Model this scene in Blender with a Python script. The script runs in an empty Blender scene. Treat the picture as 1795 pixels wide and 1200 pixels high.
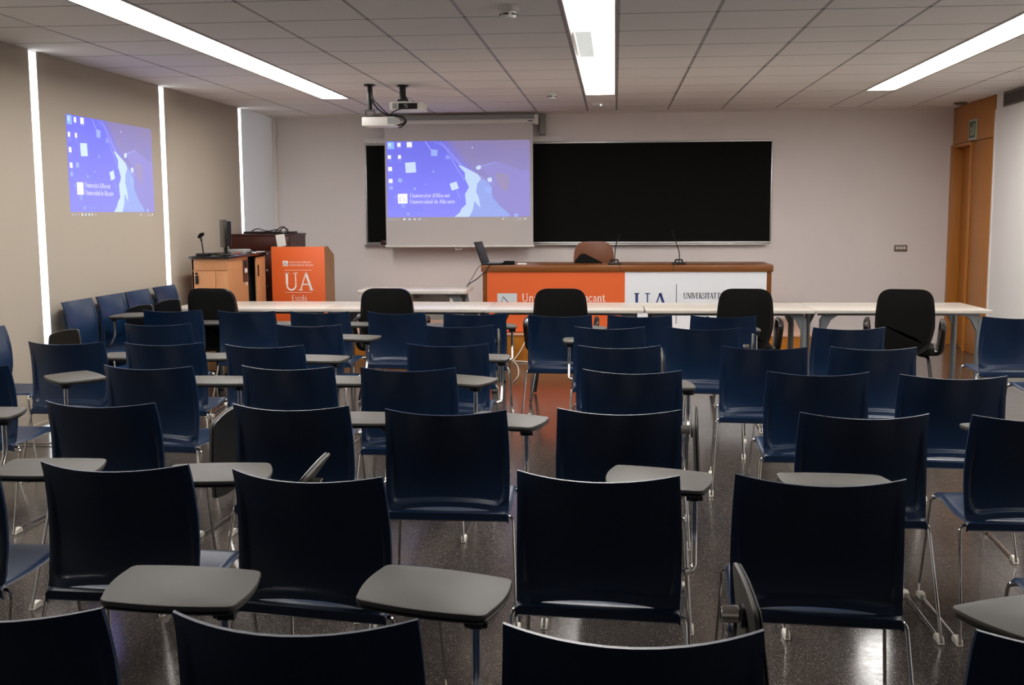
import bpy, bmesh, math, random
from mathutils import Vector, Matrix
random.seed(7)
C = bpy.context.scene.collection
S = bpy.context.scene

# ------------------------------------------------------------------ camera, world, exposure
cam_d = bpy.data.cameras.new('camera'); cam = bpy.data.objects.new('camera', cam_d); C.objects.link(cam)
cam_d.sensor_fit = 'HORIZONTAL'; cam_d.sensor_width = 36.0; cam_d.lens = 36.0 * 1911.1 / 1795.0
_r = Vector((0.99563, 0.09323, -0.00536)); _u = Vector((-0.005627, 0.117217, 0.99309)); _f = Vector((-0.093214, 0.988721, -0.11723))
cam.matrix_world = Matrix(((_r.x, _u.x, -_f.x, 0), (_r.y, _u.y, -_f.y, 0), (_r.z, _u.z, -_f.z, 1.56), (0, 0, 0, 1)))
cam_d.clip_start = 0.05; cam_d.clip_end = 200
S.camera = cam
S.view_settings.view_transform = 'Standard'
try: S.view_settings.look = 'None'
except Exception: pass
S.view_settings.gamma = 1.0
S.view_settings.use_curve_mapping = False
S.view_settings.exposure = 0.24
LAMP = 22.0           # luminous strips in the ceiling
SKY = 2.6             # overcast sky outside the windows
W = bpy.data.worlds.new('sky'); S.world = W; W.use_nodes = True
W.node_tree.nodes['Background'].inputs[0].default_value = (0.93, 0.97, 1.0, 1)
W.node_tree.nodes['Background'].inputs[1].default_value = SKY

XL, XR, YB, YF, ZC = -4.20, 3.91, 13.32, -2.5, 2.75
PI = math.pi

# ------------------------------------------------------------------ helpers
def lin(c):
    return tuple(((x / 255) / 12.92 if x / 255 <= .04045 else (((x / 255) + .055) / 1.055) ** 2.4) for x in c)

def mat(name, srgb, rough=.5, metal=0.0, var=0.0, scale=60.0, bump=0.0, spec=.5, coord='Object', emit=None, estr=1.0, stretch=None, coat=0.0):
    m = bpy.data.materials.new(name); m.use_nodes = True; nt = m.node_tree; b = nt.nodes['Principled BSDF']
    col = lin(srgb) + (1,)
    b.inputs['Base Color'].default_value = col; b.inputs['Roughness'].default_value = rough; b.inputs['Metallic'].default_value = metal
    b.inputs['Specular IOR Level'].default_value = spec
    if coat: b.inputs['Coat Weight'].default_value = coat; b.inputs['Coat Roughness'].default_value = .08
    if emit: b.inputs['Emission Color'].default_value = lin(emit) + (1,); b.inputs['Emission Strength'].default_value = estr
    if var or bump:
        if coord == 'World':
            src = nt.nodes.new('ShaderNodeNewGeometry').outputs['Position']
        else:
            src = nt.nodes.new('ShaderNodeTexCoord').outputs[coord]
        if stretch:
            mp = nt.nodes.new('ShaderNodeMapping'); mp.inputs['Scale'].default_value = stretch
            nt.links.new(src, mp.inputs[0]); src = mp.outputs[0]
        n = nt.nodes.new('ShaderNodeTexNoise'); n.inputs['Scale'].default_value = scale; n.inputs['Detail'].default_value = 4
        nt.links.new(src, n.inputs['Vector'])
        if var:
            mx = nt.nodes.new('ShaderNodeMix'); mx.data_type = 'RGBA'
            mx.inputs[6].default_value = tuple(c * (1 - var) for c in col[:3]) + (1,)
            mx.inputs[7].default_value = tuple(min(1, c * (1 + var)) for c in col[:3]) + (1,)
            nt.links.new(n.outputs[0], mx.inputs[0]); nt.links.new(mx.outputs[2], b.inputs['Base Color'])
        if bump:
            bp = nt.nodes.new('ShaderNodeBump'); bp.inputs['Strength'].default_value = bump; bp.inputs['Distance'].default_value = .002
            nt.links.new(n.outputs[0], bp.inputs['Height']); nt.links.new(bp.outputs[0], b.inputs['Normal'])
    return m

class MB:
    """collects simple solids; build() links them as one mesh object"""
    def __init__(s): s.v = []; s.f = []
    def add(s, vs, fs):
        o = len(s.v); s.v += [tuple(v) for v in vs]; s.f += [tuple(i + o for i in f) for f in fs]; return s
    def box(s, x0, x1, y0, y1, z0, z1):
        v = [(x, y, z) for z in (z0, z1) for y in (y0, y1) for x in (x0, x1)]
        return s.add(v, [(0, 2, 3, 1), (4, 5, 7, 6), (0, 1, 5, 4), (2, 6, 7, 3), (0, 4, 6, 2), (1, 3, 7, 5)])
    def prism(s, poly, a0, a1, axis='z'):
        """poly is a list of 2D points, pushed out along the axis from a0 to a1"""
        n = len(poly)
        def P(p, a): return {'z': (p[0], p[1], a), 'x': (a, p[0], p[1]), 'y': (p[0], a, p[1])}[axis]
        v = [P(p, a0) for p in poly] + [P(p, a1) for p in poly]
        f = [tuple(range(n))[::-1], tuple(range(n, 2 * n))] + [(i, (i + 1) % n, n + (i + 1) % n, n + i) for i in range(n)]
        return s.add(v, f)
    def tube(s, pts, r, n=8, cap=True, rx=None):
        pts = [Vector(p) for p in pts]; rings = []
        rr = r if isinstance(r, (list, tuple)) else [r] * len(pts)
        t0 = (pts[1] - pts[0]).normalized(); up = Vector((0, 0, 1)) if abs(t0.z) < .9 else Vector((1, 0, 0))
        nx = t0.cross(up).normalized()
        for i, p in enumerate(pts):
            t = ((pts[min(i + 1, len(pts) - 1)] - pts[max(i - 1, 0)])).normalized()
            nx = (nx - t * nx.dot(t)).normalized(); ny = t.cross(nx)
            k = rx if rx else 1
            rings.append([p + (nx * math.cos(2 * PI * j / n) * k + ny * math.sin(2 * PI * j / n)) * rr[i] for j in range(n)])
        v = [q for rg in rings for q in rg]; f = []
        for i in range(len(pts) - 1):
            for j in range(n): f.append((i * n + j, i * n + (j + 1) % n, (i + 1) * n + (j + 1) % n, (i + 1) * n + j))
        if cap: f += [tuple(range(n))[::-1], tuple(range((len(pts) - 1) * n, len(pts) * n))]
        return s.add(v, f)
    def lathe(s, prof, cx=0, cy=0, cz=0, n=24):
        v = []; f = []
        for (r, z) in prof:
            for j in range(n): v.append((cx + r * math.cos(2 * PI * j / n), cy + r * math.sin(2 * PI * j / n), cz + z))
        m = len(prof)
        for i in range(m - 1):
            for j in range(n): f.append((i * n + j, i * n + (j + 1) % n, (i + 1) * n + (j + 1) % n, (i + 1) * n + j))
        f += [tuple(range(n))[::-1], tuple(range((m - 1) * n, m * n))]
        return s.add(v, f)
    def mesh(s, name, m, bev=0, seg=2, sharp=38):
        me = bpy.data.meshes.new(name); me.from_pydata(s.v, [], s.f); me.update()
        bm = bmesh.new(); bm.from_mesh(me)
        bmesh.ops.recalc_face_normals(bm, faces=bm.faces)
        if bev:
            es = [e for e in bm.edges if len(e.link_faces) == 2 and e.calc_face_angle(0) > .5]
            bmesh.ops.bevel(bm, geom=es, offset=bev, segments=seg, affect='EDGES', profile=.5, clamp_overlap=True)
        bm.to_mesh(me); bm.free()
        me.materials.append(m)
        me.polygons.foreach_set('use_smooth', [True] * len(me.polygons))
        me.set_sharp_from_angle(angle=math.radians(sharp))
        return me
    def build(s, name, m, parent=None, bev=0, seg=2, loc=None, label=None, sharp=38):
        o = bpy.data.objects.new(name, s.mesh(name, m, bev, seg, sharp)); C.objects.link(o)
        if parent: o.parent = parent
        if loc: o.location = loc
        if label: o['label'] = label
        return o

def arc_pts(pts, r=.02, k=4):
    """round the corners of a polyline"""
    pts = [Vector(p) for p in pts]; out = [pts[0]]
    for i in range(1, len(pts) - 1):
        a, b, c = pts[i - 1], pts[i], pts[i + 1]
        d1 = (a - b); d2 = (c - b); q = min(r, d1.length * .45, d2.length * .45)
        p1 = b + d1.normalized() * q; p2 = b + d2.normalized() * q
        for j in range(k + 1):
            t = j / k; out.append(p1 * (1 - t) ** 2 + b * 2 * t * (1 - t) + p2 * t * t)
    out.append(pts[-1]); return out

def crom(pts, k=6, closed=False):
    pts = [Vector(p) for p in pts]; n = len(pts); out = []
    rng = n if closed else n - 1
    for i in range(rng):
        if closed: p0, p1, p2, p3 = pts[i - 1], pts[i], pts[(i + 1) % n], pts[(i + 2) % n]
        else: p0, p1, p2, p3 = pts[max(i - 1, 0)], pts[i], pts[i + 1], pts[min(i + 2, n - 1)]
        for j in range(k):
            t = j / k
            out.append(.5 * ((2 * p1) + (p2 - p0) * t + (2 * p0 - 5 * p1 + 4 * p2 - p3) * t * t + (3 * p1 - p0 - 3 * p2 + p3) * t ** 3))
    if not closed: out.append(pts[-1])
    return out

def rpoly(corners, r, k=5, bow=0.0):
    """polygon with rounded corners and sides bowed slightly outward"""
    cs = [Vector((a, b)) for a, b in corners]; n = len(cs)
    ctr = sum(cs, Vector((0, 0))) / n; out = []
    for i in range(n):
        a, b, c = cs[i - 1], cs[i], cs[(i + 1) % n]
        p1 = b + (a - b).normalized() * r; p2 = b + (c - b).normalized() * r
        for j in range(k + 1):
            t = j / k; out.append(p1 * (1 - t) ** 2 + b * 2 * t * (1 - t) + p2 * t * t)
        if bow:
            q2 = c + (b - c).normalized() * r
            nrm = Vector(((c - b).y, -(c - b).x)).normalized()
            if nrm.dot((b + c) / 2 - ctr) < 0: nrm = -nrm
            for j in range(1, 6):
                t = j / 6; out.append(p2 * (1 - t) + q2 * t + nrm * bow * 4 * t * (1 - t))
    return [(p.x, p.y) for p in out]

def tag(o, label, cat, group=None, kind=None):
    o['label'] = label; o['category'] = cat
    if group: o['group'] = group
    if kind: o['kind'] = kind
    return o

def thing(name, label, cat, loc=(0, 0, 0), rz=0, group=None):
    o = bpy.data.objects.new(name, None); C.objects.link(o); o.empty_display_size = .1
    o.location = loc; o.rotation_euler = (0, 0, rz)
    return tag(o, label, cat, group)

def struct(o, label=None):
    o['kind'] = 'structure'
    if label: o['label'] = label
    return o

def child(name, me, parent, loc=(0, 0, 0), rot=(0, 0, 0)):
    o = bpy.data.objects.new(name, me); C.objects.link(o); o.parent = parent; o.location = loc; o.rotation_euler = rot
    return o

# ------------------------------------------------------------------ lettering: flat strokes, as print
def _a(cx, cy, rx, ry, a0, a1, k=14):
    return [(cx + rx * math.cos(math.radians(a0 + (a1 - a0) * i / k)), cy + ry * math.sin(math.radians(a0 + (a1 - a0) * i / k))) for i in range(k + 1)]
T, t_ = .125, .05
# each glyph: (advance, [(points, width)...], [serif (x, y)...])
G = {
 ' ': (.28, [], []),
 "'": (.17, [([(.08, 1), (.06, .74)], .09)], []),
 'U': (.80, [([(.15, 1), (.15, .32)], T), (_a(.385, .30, .235, .275, 180, 360), .085), ([(.62, 1), (.62, .3)], t_)], [(.15, .98), (.62, .98)]),
 'A': (.76, [([(.07, 0), (.37, 1)], t_), ([(.37, 1), (.67, 0)], T), ([(.17, .34), (.56, .34)], t_)], [(.07, .02), (.67, .02)]),
 'N': (.78, [([(.12, 0), (.12, 1)], t_), ([(.12, 1), (.64, 0)], T), ([(.64, 0), (.64, 1)], t_)], [(.12, .02), (.1, .98), (.64, .98)]),
 'I': (.36, [([(.18, 0), (.18, 1)], T)], [(.18, .02), (.18, .98)]),
 'V': (.72, [([(.06, 1), (.36, 0)], T), ([(.36, 0), (.66, 1)], t_)], [(.06, .98), (.66, .98)]),
 'E': (.62, [([(.15, 0), (.15, 1)], T), ([(.1, .97), (.53, .97)], t_), ([(.15, .52), (.45, .52)], t_), ([(.1, .03), (.56, .03)], t_)], [(.15, .02)]),
 'R': (.68, [([(.15, 0), (.15, 1)], T), ([(.15, .97), (.35, .97)] + _a(.35, .74, .19, .23, 90, -90) + [(.15, .51)], .06), ([(.33, .51), (.62, 0)], T)], [(.15, .02), (.13, .98), (.62, .02)]),
 'S': (.56, [([(.46, .8), (.40, .95), (.26, .98), (.12, .88), (.12, .70), (.28, .54), (.44, .38), (.44, .14), (.28, .02), (.13, .05), (.08, .22)], .085)], []),
 'T': (.64, [([(.32, 0), (.32, 1)], T), ([(.04, .97), (.6, .97)], t_), ([(.05, .97), (.05, .82)], t_), ([(.59, .97), (.59, .82)], t_)], [(.32, .02)]),
 'D': (.78, [([(.15, 0), (.15, 1)], T), ([(.15, .97), (.3, .97)] + _a(.3, .5, .38, .47, 90, -90) + [(.15, .03)], .08)], [(.13, .02), (.13, .98)]),
 'L': (.6, [([(.15, 0), (.15, 1)], T), ([(.15, .03), (.54, .03), (.54, .2)], t_)], [(.13, .02), (.15, .98)]),
 'C': (.72, [(_a(.4, .5, .31, .48, 50, 310, 20), .085)], []),
 'P': (.62, [([(.15, 0), (.15, 1)], T), ([(.15, .97), (.33, .97)] + _a(.33, .72, .2, .25, 90, -90) + [(.15, .47)], .065)], [(.15, .02), (.13, .98)]),
 'n': (.60, [([(.14, 0), (.14, .64)], T), ([(.14, .48), (.22, .60), (.33, .64), (.43, .58), (.45, .44), (.45, 0)], .10)], [(.14, .02), (.45, .02)]),
 'i': (.30, [([(.15, 0), (.15, .64)], T), ([(.13, .88), (.17, .88)], .13)], [(.15, .02)]),
 'v': (.53, [([(.06, .65), (.27, 0)], .11), ([(.27, 0), (.47, .65)], t_)], [(.06, .63), (.47, .63)]),
 'e': (.51, [(_a(.26, .33, .19, .31, 5, 320, 20), .085), ([(.08, .37), (.44, .37)], t_)], []),
 'r': (.42, [([(.14, 0), (.14, .64)], T), ([(.14, .44), (.20, .58), (.30, .64), (.38, .6)], .09)], [(.14, .02)]),
 's': (.43, [([(.35, .54), (.30, .63), (.20, .64), (.10, .57), (.10, .45), (.22, .34), (.34, .23), (.33, .08), (.22, .01), (.10, .03), (.07, .14)], .07)], []),
 't': (.36, [([(.16, .86), (.16, .14), (.22, .03), (.33, .05)], .10), ([(.02, .63), (.32, .63)], t_)], []),
 'a': (.52, [([(.10, .5), (.16, .62), (.28, .64), (.38, .56), (.39, .40), (.39, .08), (.48, .02)], .09), ([(.39, .38), (.22, .33), (.11, .24), (.11, .10), (.20, .02), (.31, .05), (.39, .15)], .07)], []),
 'd': (.58, [([(.44, 1), (.44, .04)], .11), (_a(.26, .32, .18, .30, 20, 340, 20), .075)], [(.42, .98), (.48, .02)]),
 'l': (.30, [([(.15, 0), (.15, 1)], T)], [(.15, .02), (.12, .98)]),
 'c': (.47, [(_a(.27, .33, .20, .31, 45, 315, 18), .085)], []),
 'o': (.54, [(_a(.27, .33, .20, .31, 0, 360, 22), .08)], []),
 'p': (.58, [([(.14, -.3), (.14, .64)], .11), (_a(.32, .32, .18, .30, 160, -160, 20), .075)], [(.14, -.28)]),
 'è': (.51, [(_a(.26, .33, .19, .31, 5, 320, 20), .085), ([(.08, .37), (.44, .37)], t_), ([(.18, .95), (.29, .78)], .07)], []),
}
def strokes(segs):
    """flat ribbons: list of (points, width) -> verts, faces in 2D"""
    V = []; F = []
    for pts, w in segs:
        P = [Vector(p) for p in pts]
        o = len(V)
        for i, p in enumerate(P):
            d = (P[min(i + 1, len(P) - 1)] - P[max(i - 1, 0)]); d = d.normalized() if d.length > 1e-9 else Vector((1, 0))
            n = Vector((-d.y, d.x)) * w / 2
            V += [p + n, p - n]
        for i in range(len(P) - 1): F.append((o + 2 * i, o + 2 * i + 1, o + 2 * i + 3, o + 2 * i + 2))
    return V, F
def text2d(txt, h, x, y, sx=1.0, serif=True, bold=1.0, width=None):
    """text as 2D strokes, capital height h, baseline start x, y; width forces the length"""
    adv = sum(G[c][0] for c in txt)
    if width: sx = width / (adv * h)
    segs = []; cx = 0
    for c in txt:
        a, ss, sf = G[c]
        for pts, w in ss: segs.append(([(x + (cx + p[0]) * h * sx, y + p[1] * h) for p in pts], max(.06, w) * h * bold * (.5 + .5 * sx)))
        if serif:
            for p in sf: segs.append(([(x + (cx + p[0] - .115) * h * sx, y + p[1] * h), (x + (cx + p[0] + .115) * h * sx, y + p[1] * h)], .045 * h * bold))
        cx += a
    return segs
class Sheet:
    """a flat printed surface: origin O, unit axes U (right) and V (up), normal N"""
    def __init__(s, O, U, V, N): s.O = Vector(O); s.U = Vector(U); s.V = Vector(V); s.N = Vector(N)
    def P(s, p, d): return s.O + s.U * p[0] + s.V * p[1] + s.N * d
    def put(s, name, VF, m, parent, d=.001, label=None):
        mb = MB(); mb.add([s.P(v, d) for v in VF[0]], VF[1])
        me = bpy.data.meshes.new(name); me.from_pydata(mb.v, [], mb.f); me.materials.append(m); me.update()
        o = bpy.data.objects.new(name, me); C.objects.link(o); o.parent = parent
        if label: o['label'] = label
        return o
    def strokes(s, name, segs, m, parent, d=.001, label=None): return s.put(name, strokes(segs), m, parent, d, label)
    def poly(s, name, pts, m, parent, d=.001, label=None):
        return s.put(name, ([Vector(p) for p in pts], [tuple(range(len(pts)))]), m, parent, d, label)
def rect(x0, y0, x1, y1): return [(x0, y0), (x1, y0), (x1, y1), (x0, y1)]

# ------------------------------------------------------------------ materials
M = {}
M['wall'] = mat('wall_paint', (232, 224, 221), .85, var=.03, scale=2.5, bump=.15, coord='World')
M['wall_white'] = mat('wall_white', (232, 229, 226), .85, var=.02, scale=3, bump=.1, coord='World')
M['ceil'] = mat('ceiling_tile', (232, 226, 220), .95, var=.07, scale=160, bump=.5, coord='World')
M['rail'] = mat('ceiling_rail', (150, 146, 142), .5, coord='World', var=.03)
M['joint_shadow'] = mat('ceiling_joint_shadow', (74, 70, 67), .9, var=.05, coord='World')  # dark filler strips standing in for the shadow lines between tiles
M['plaster'] = mat('ceiling_plaster', (232, 224, 218), .9, var=.02, scale=4, coord='World')
M['blind'] = mat('blind_fabric', (172, 161, 146), .9, var=.04, scale=400, bump=.2, coord='World')
M['blind_cool'] = mat('blind_fabric_cool', (216, 216, 216), .9, var=.03, scale=400, bump=.2, coord='World')
def see_through(m, k):          # woven fabric lets a little daylight through
    nt = m.node_tree; b = nt.nodes['Principled BSDF']; out = nt.nodes['Material Output']
    tl = nt.nodes.new('ShaderNodeBsdfTranslucent'); tl.inputs[0].default_value = (.95, .95, .95, 1)
    mx = nt.nodes.new('ShaderNodeMixShader'); mx.inputs[0].default_value = k
    nt.links.new(b.outputs[0], mx.inputs[1]); nt.links.new(tl.outputs[0], mx.inputs[2]); nt.links.new(mx.outputs[0], out.inputs[0])
see_through(M['blind'], .012); see_through(M['blind_cool'], .2)
M['alu'] = mat('aluminium', (190, 190, 188), .35, 1.0, var=.03, scale=30)
M['chrome'] = mat('chrome', (205, 203, 200), .12, 1.0, var=.02, scale=20)
M['steel_grey'] = mat('grey_painted_steel', (128, 132, 136), .4, .3, var=.04, scale=30)
M['shell'] = mat('navy_plastic', (2, 33, 64), .38, var=.08, scale=300, bump=.08, spec=.5)
M['pad'] = mat('grey_laminate', (84, 81, 76), .55, var=.06, scale=500, bump=.06, spec=.35)
M['black'] = mat('black_plastic', (14, 14, 14), .35, var=.1, scale=60)
M['black_gloss'] = mat('black_gloss_plastic', (24, 22, 20), .25, var=.05, scale=40)
M['black_cloth'] = mat('black_fabric', (13, 13, 12), .9, var=.2, scale=300, bump=.3, spec=.2)
M['clip'] = mat('clear_plastic_clip', (215, 210, 200), .25, var=.05, scale=80)
M['white_top'] = mat('white_laminate', (200, 192, 182), .22, var=.015, scale=20)
M['white_pl'] = mat('white_plastic', (225, 222, 214), .4, var=.02, scale=40)
M['grey_pl'] = mat('grey_plastic', (150, 150, 146), .4, var=.05, scale=60)
M['amber'] = mat('amber_wood', (176, 108, 30), .35, var=.18, scale=6, stretch=(12, 12, 1), bump=.05)
M['desk'] = mat('desk_wood', (122, 70, 26), .3, var=.18, scale=5, stretch=(1, 10, 10), bump=.04)
M['door'] = mat('door_veneer', (182, 116, 44), .4, var=.2, scale=5, stretch=(10, 10, .6), bump=.05, coord='World')
M['cabinet'] = mat('cabinet_beech', (188, 132, 88), .45, var=.1, scale=7, stretch=(8, 8, 1), bump=.05)
M['lectern'] = mat('lectern_wood', (160, 112, 66), .45, var=.12, scale=7, stretch=(8, 8, 1))
M['mahogany'] = mat('mahogany', (62, 24, 16), .35, var=.15, scale=6, stretch=(6, 6, 1))
M['black_top'] = mat('black_worktop', (22, 21, 21), .2, var=.1, scale=50)
M['orange'] = mat('orange_vinyl', (218, 94, 36), .5, var=.02, scale=20)
M['white_vinyl'] = mat('white_vinyl', (226, 228, 232), .5, var=.01, scale=20)
M['logo_grey'] = mat('logo_pale_grey', (200, 206, 210), .5, var=.01)
M['ink_white'] = mat('ink_white', (246, 240, 232), .5, var=.01)
M['ink_navy'] = mat('ink_navy', (30, 52, 110), .5, var=.01)
M['ink_dark'] = mat('ink_dark', (48, 50, 62), .5, var=.01)
M['board'] = mat('blackboard', (9, 10, 9), .75, var=.2, scale=3, coord='World', spec=.15)
M['screen'] = mat('screen_fabric', (205, 199, 196), .8, var=.01, scale=100)
M['paper'] = mat('paper', (220, 218, 214), .7, var=.02)
M['platform_top'] = mat('platform_floor', (206, 160, 134), .35, var=.06, scale=20)
M['brown_leather'] = mat('brown_wood_shell', (110, 58, 24), .4, var=.12, scale=8, stretch=(6, 6, 1))
M['red'] = mat('red_cable', (150, 40, 34), .4, var=.05)
M['white_cable'] = mat('white_cable', (226, 214, 196), .4, var=.03)
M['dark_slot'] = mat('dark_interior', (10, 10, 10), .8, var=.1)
M['green'] = mat('sign_green', (52, 92, 58), .4, var=.03)
M['sign_white'] = mat('sign_white', (190, 200, 184), .4, var=.02)
M['plate'] = mat('outlet_plate', (112, 98, 80), .45, var=.06)
M['grille'] = mat('grille_metal', (120, 116, 110), .45, .3, var=.04)
M['window_frame'] = mat('window_frame', (90, 90, 92), .5, var=.03)
M['lamp_frame'] = mat('lamp_housing', (188, 180, 168), .35, .2, var=.02)
M['laptop_lid'] = mat('laptop_lid', (40, 44, 58), .3, var=.05)

def lamp_mat(name, col, s):
    m = bpy.data.materials.new(name); m.use_nodes = True; b = m.node_tree.nodes['Principled BSDF']
    b.inputs['Base Color'].default_value = (.8, .8, .78, 1); b.inputs['Emission Color'].default_value = col + (1,); b.inputs['Emission Strength'].default_value = s
    return m
M['lamp'] = lamp_mat('lamp_diffuser', (1.0, .97, .935), LAMP)
M['unlit_glow'] = mat('unlit_diffuser_glow', (205, 208, 205), .4, emit=(200, 204, 200), estr=.8)  # emission added to brighten the unlit panel, which is no lamp
M['led'] = lamp_mat('led_white', (.9, .9, 1.0), 6)

def glass_mat():
    m = bpy.data.materials.new('window_glass'); m.use_nodes = True; nt = m.node_tree
    out = nt.nodes['Material Output']; tr = nt.nodes.new('ShaderNodeBsdfTransparent'); gl = nt.nodes.new('ShaderNodeBsdfGlossy')
    gl.inputs['Roughness'].default_value = .02
    mx = nt.nodes.new('ShaderNodeMixShader'); mx.inputs[0].default_value = .05; nt.links.new(tr.outputs[0], mx.inputs[1]); nt.links.new(gl.outputs[0], mx.inputs[2])
    nt.links.new(mx.outputs[0], out.inputs[0]); return m
M['glass'] = glass_mat()

def floor_mat():
    m = bpy.data.materials.new('terrazzo'); m.use_nodes = True; nt = m.node_tree; b = nt.nodes['Principled BSDF']
    g = nt.nodes.new('ShaderNodeNewGeometry')
    v = nt.nodes.new('ShaderNodeTexVoronoi'); v.inputs['Scale'].default_value = 330; nt.links.new(g.outputs['Position'], v.inputs['Vector'])
    sep = nt.nodes.new('ShaderNodeSeparateColor'); nt.links.new(v.outputs['Color'], sep.inputs[0])
    r = nt.nodes.new('ShaderNodeValToRGB'); nt.links.new(sep.outputs[0], r.inputs[0])
    e = r.color_ramp.elements; e[0].position = 0; e[0].color = lin((58, 52, 48)) + (1,); e[1].position = 1.0; e[1].color = lin((160, 150, 140)) + (1,)
    for p, c in ((.5, (70, 63, 58)), (.86, (84, 76, 70)), (.95, (116, 107, 98))):
        q = r.color_ramp.elements.new(p); q.color = lin(c) + (1,)
    n = nt.nodes.new('ShaderNodeTexNoise'); n.inputs['Scale'].default_value = 1.3; nt.links.new(g.outputs['Position'], n.inputs['Vector'])
    mx = nt.nodes.new('ShaderNodeMix'); mx.data_type = 'RGBA'; mx.blend_type = 'MULTIPLY'; mx.inputs[0].default_value = .35
    nt.links.new(r.outputs[0], mx.inputs[6]); nt.links.new(n.outputs[0], mx.inputs[7]); nt.links.new(mx.outputs[2], b.inputs['Base Color'])
    n2 = nt.nodes.new('ShaderNodeTexNoise'); n2.inputs['Scale'].default_value = 25; nt.links.new(g.outputs['Position'], n2.inputs['Vector'])
    mr = nt.nodes.new('ShaderNodeMapRange'); mr.inputs[3].default_value = .10; mr.inputs[4].default_value = .24
    nt.links.new(n2.outputs[0], mr.inputs[0]); nt.links.new(mr.outputs[0], b.inputs['Roughness'])
    b.inputs['Specular IOR Level'].default_value = .6
    return m
M['floor'] = floor_mat()

# ------------------------------------------------------------------ floor
fl = struct(MB().box(XL - .3, XR + .25, YF, YB + .1, -.12, -.004).build('floor', M['floor']), 'dark speckled terrazzo floor, polished')
TS = .6
x0 = -.73
xs = sorted({max(XL, min(XR, x0 + TS * k)) for k in range(-7, 10)})
ys = [1.4 + TS * k for k in range(0, 20)] + [YB]
ftile = {}
for i in range(len(xs) - 1):
    for j in range(len(ys) - 1):
        w, d = round(xs[i + 1] - xs[i], 4), round(ys[j + 1] - ys[j], 4)
        if w < .01 or d < .01: continue
        if (w, d) not in ftile: ftile[(w, d)] = MB().box(.0009, w - .0009, .0009, d - .0009, -.004, 0).mesh('tile', M['floor'])
        child('tile', ftile[(w, d)], fl, (xs[i], ys[j], 0))
MB().box(XL - .3, XR + .2, YF, 1.4, -.004, 0).build('floor_slab', M['floor'], fl)

# ------------------------------------------------------------------ ceiling with tiles, rails and three light strips
ce = struct(MB().box(XL - .3, XR + .25, YF, YB + .2, ZC + .09, ZC + .2).build('ceiling', M['plaster']), 'suspended ceiling of pale textured tiles')
YT, YE = 13.03, 11.27
colsx = [(XL - .004, -3.63), (-3.63, -3.04), (-2.72, -2.13), (-2.13, -1.52), (-1.52, -.92), (-.92, -.32), (.013, .605), (.605, 1.22), (1.22, 1.833), (1.833, 2.446), (2.758, 3.37), (3.37, XR)]
lightsx = [(-3.04, -2.72), (-.32, .013), (2.446, 2.758)]
rows = [6.14 + .636 * k for k in range(-6, 11)] + [YT]
ctile = {}
def put_tile(xa, xb, ya, yb):
    key = (round(xb - xa, 3), round(yb - ya, 3))
    if key not in ctile: ctile[key] = MB().box(.011, key[0] - .011, .007, key[1] - .007, 0, .016).mesh('tile', M['ceil'], bev=.0015, seg=1)
    child('tile', ctile[key], ce, (xa, ya, ZC))
for (xa, xb) in colsx:
    for j in range(len(rows) - 1): put_tile(xa, xb, rows[j], rows[j + 1])
for (xa, xb) in lightsx:
    e = [YE] + [r for r in rows if r > YE + .1]
    for j in range(len(e) - 1): put_tile(xa, xb, e[j], e[j + 1])
railx = sorted({a for c in colsx for a in c} - {XL - .004, XR})
rme = MB().box(-.012, .012, 0, YT - rows[0], .002, .03).mesh('rail', M['rail'])
for x in railx: child('rail', rme, ce, (x, rows[0], ZC))
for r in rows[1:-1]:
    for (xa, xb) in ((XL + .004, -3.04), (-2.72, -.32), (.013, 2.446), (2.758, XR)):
        MB().box(xa, xb, r - .007, r + .007, .0008, .012).build('joint_shadow', M['joint_shadow'], ce, loc=(0, 0, ZC))
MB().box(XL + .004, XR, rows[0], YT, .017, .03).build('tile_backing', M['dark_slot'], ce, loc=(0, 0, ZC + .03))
MB().box(XL + .004, XR + .1, YF, rows[0], 0, .09).build('plain_panel', M['ceil'], ce, loc=(0, 0, ZC))
MB().box(XL + .004, XR, YT, YB + .1, -.006, .09).build('plaster_border', M['plaster'], ce, loc=(0, 0, ZC))
for li, ((xa, xb), lab) in enumerate(zip(lightsx, ('long lit ceiling strip light nearest the window blinds', 'long lit ceiling strip light in the middle, with one grey unlit patch, glow added', 'long lit ceiling strip light nearest the wooden door'))):
    Lt = thing('ceiling_light', lab, 'ceiling light', ((xa + xb) / 2, 0, ZC), 0, 'recessed ceiling strip lights')
    h = (xb - xa) / 2 - .012; ya, yb = 3.0, YE
    fr = MB()
    for s in (-1, 1):
        fr.prism([(s * h, 0), (s * (h - .008), -.004), (s * (h - .032), .024), (s * (h - .032), .05), (s * h, .05)], ya, yb, 'y')
    fr.box(-h, h, ya - .02, ya, -.003, .05); fr.box(-h, h, yb - .012, yb, -.003, .05); fr.box(-h, h, ya, yb, .06, .08)
    fr.build('housing', M['lamp_frame'], Lt)
    n = 8; seg = (yb - .012 - ya) / n
    dme = MB().box(-h + .032, h - .032, .002, seg - .002, .022, .030).mesh('diffuser', M['lamp'])
    for k in range(n): child('diffuser', dme, Lt, (0, ya + k * seg, 0))
    if li == 1:
        MB().box(-h + .033, -.010, 7.47, 8.68, .012, .021).build('unlit_patch_glow', M['unlit_glow'], Lt, label='pale grey unlit patch with added glow')

# ------------------------------------------------------------------ walls
struct(MB().box(XL - .3, XR + .3, YB, YB + .15, -.1, ZC + .15).build('wall_back', M['wall']), 'pale back wall behind the blackboard')
struct(MB().box(XL - .3, XR + .3, YF - .15, YF, -.1, ZC + .15).build('wall_front', M['wall']), 'wall behind the viewer')
struct(MB().box(XR, XR + .2, YF, 11.86, -.1, ZC + .15).build('wall_right', M['wall_white']), 'white wall beside the wooden door panelling')
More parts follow.
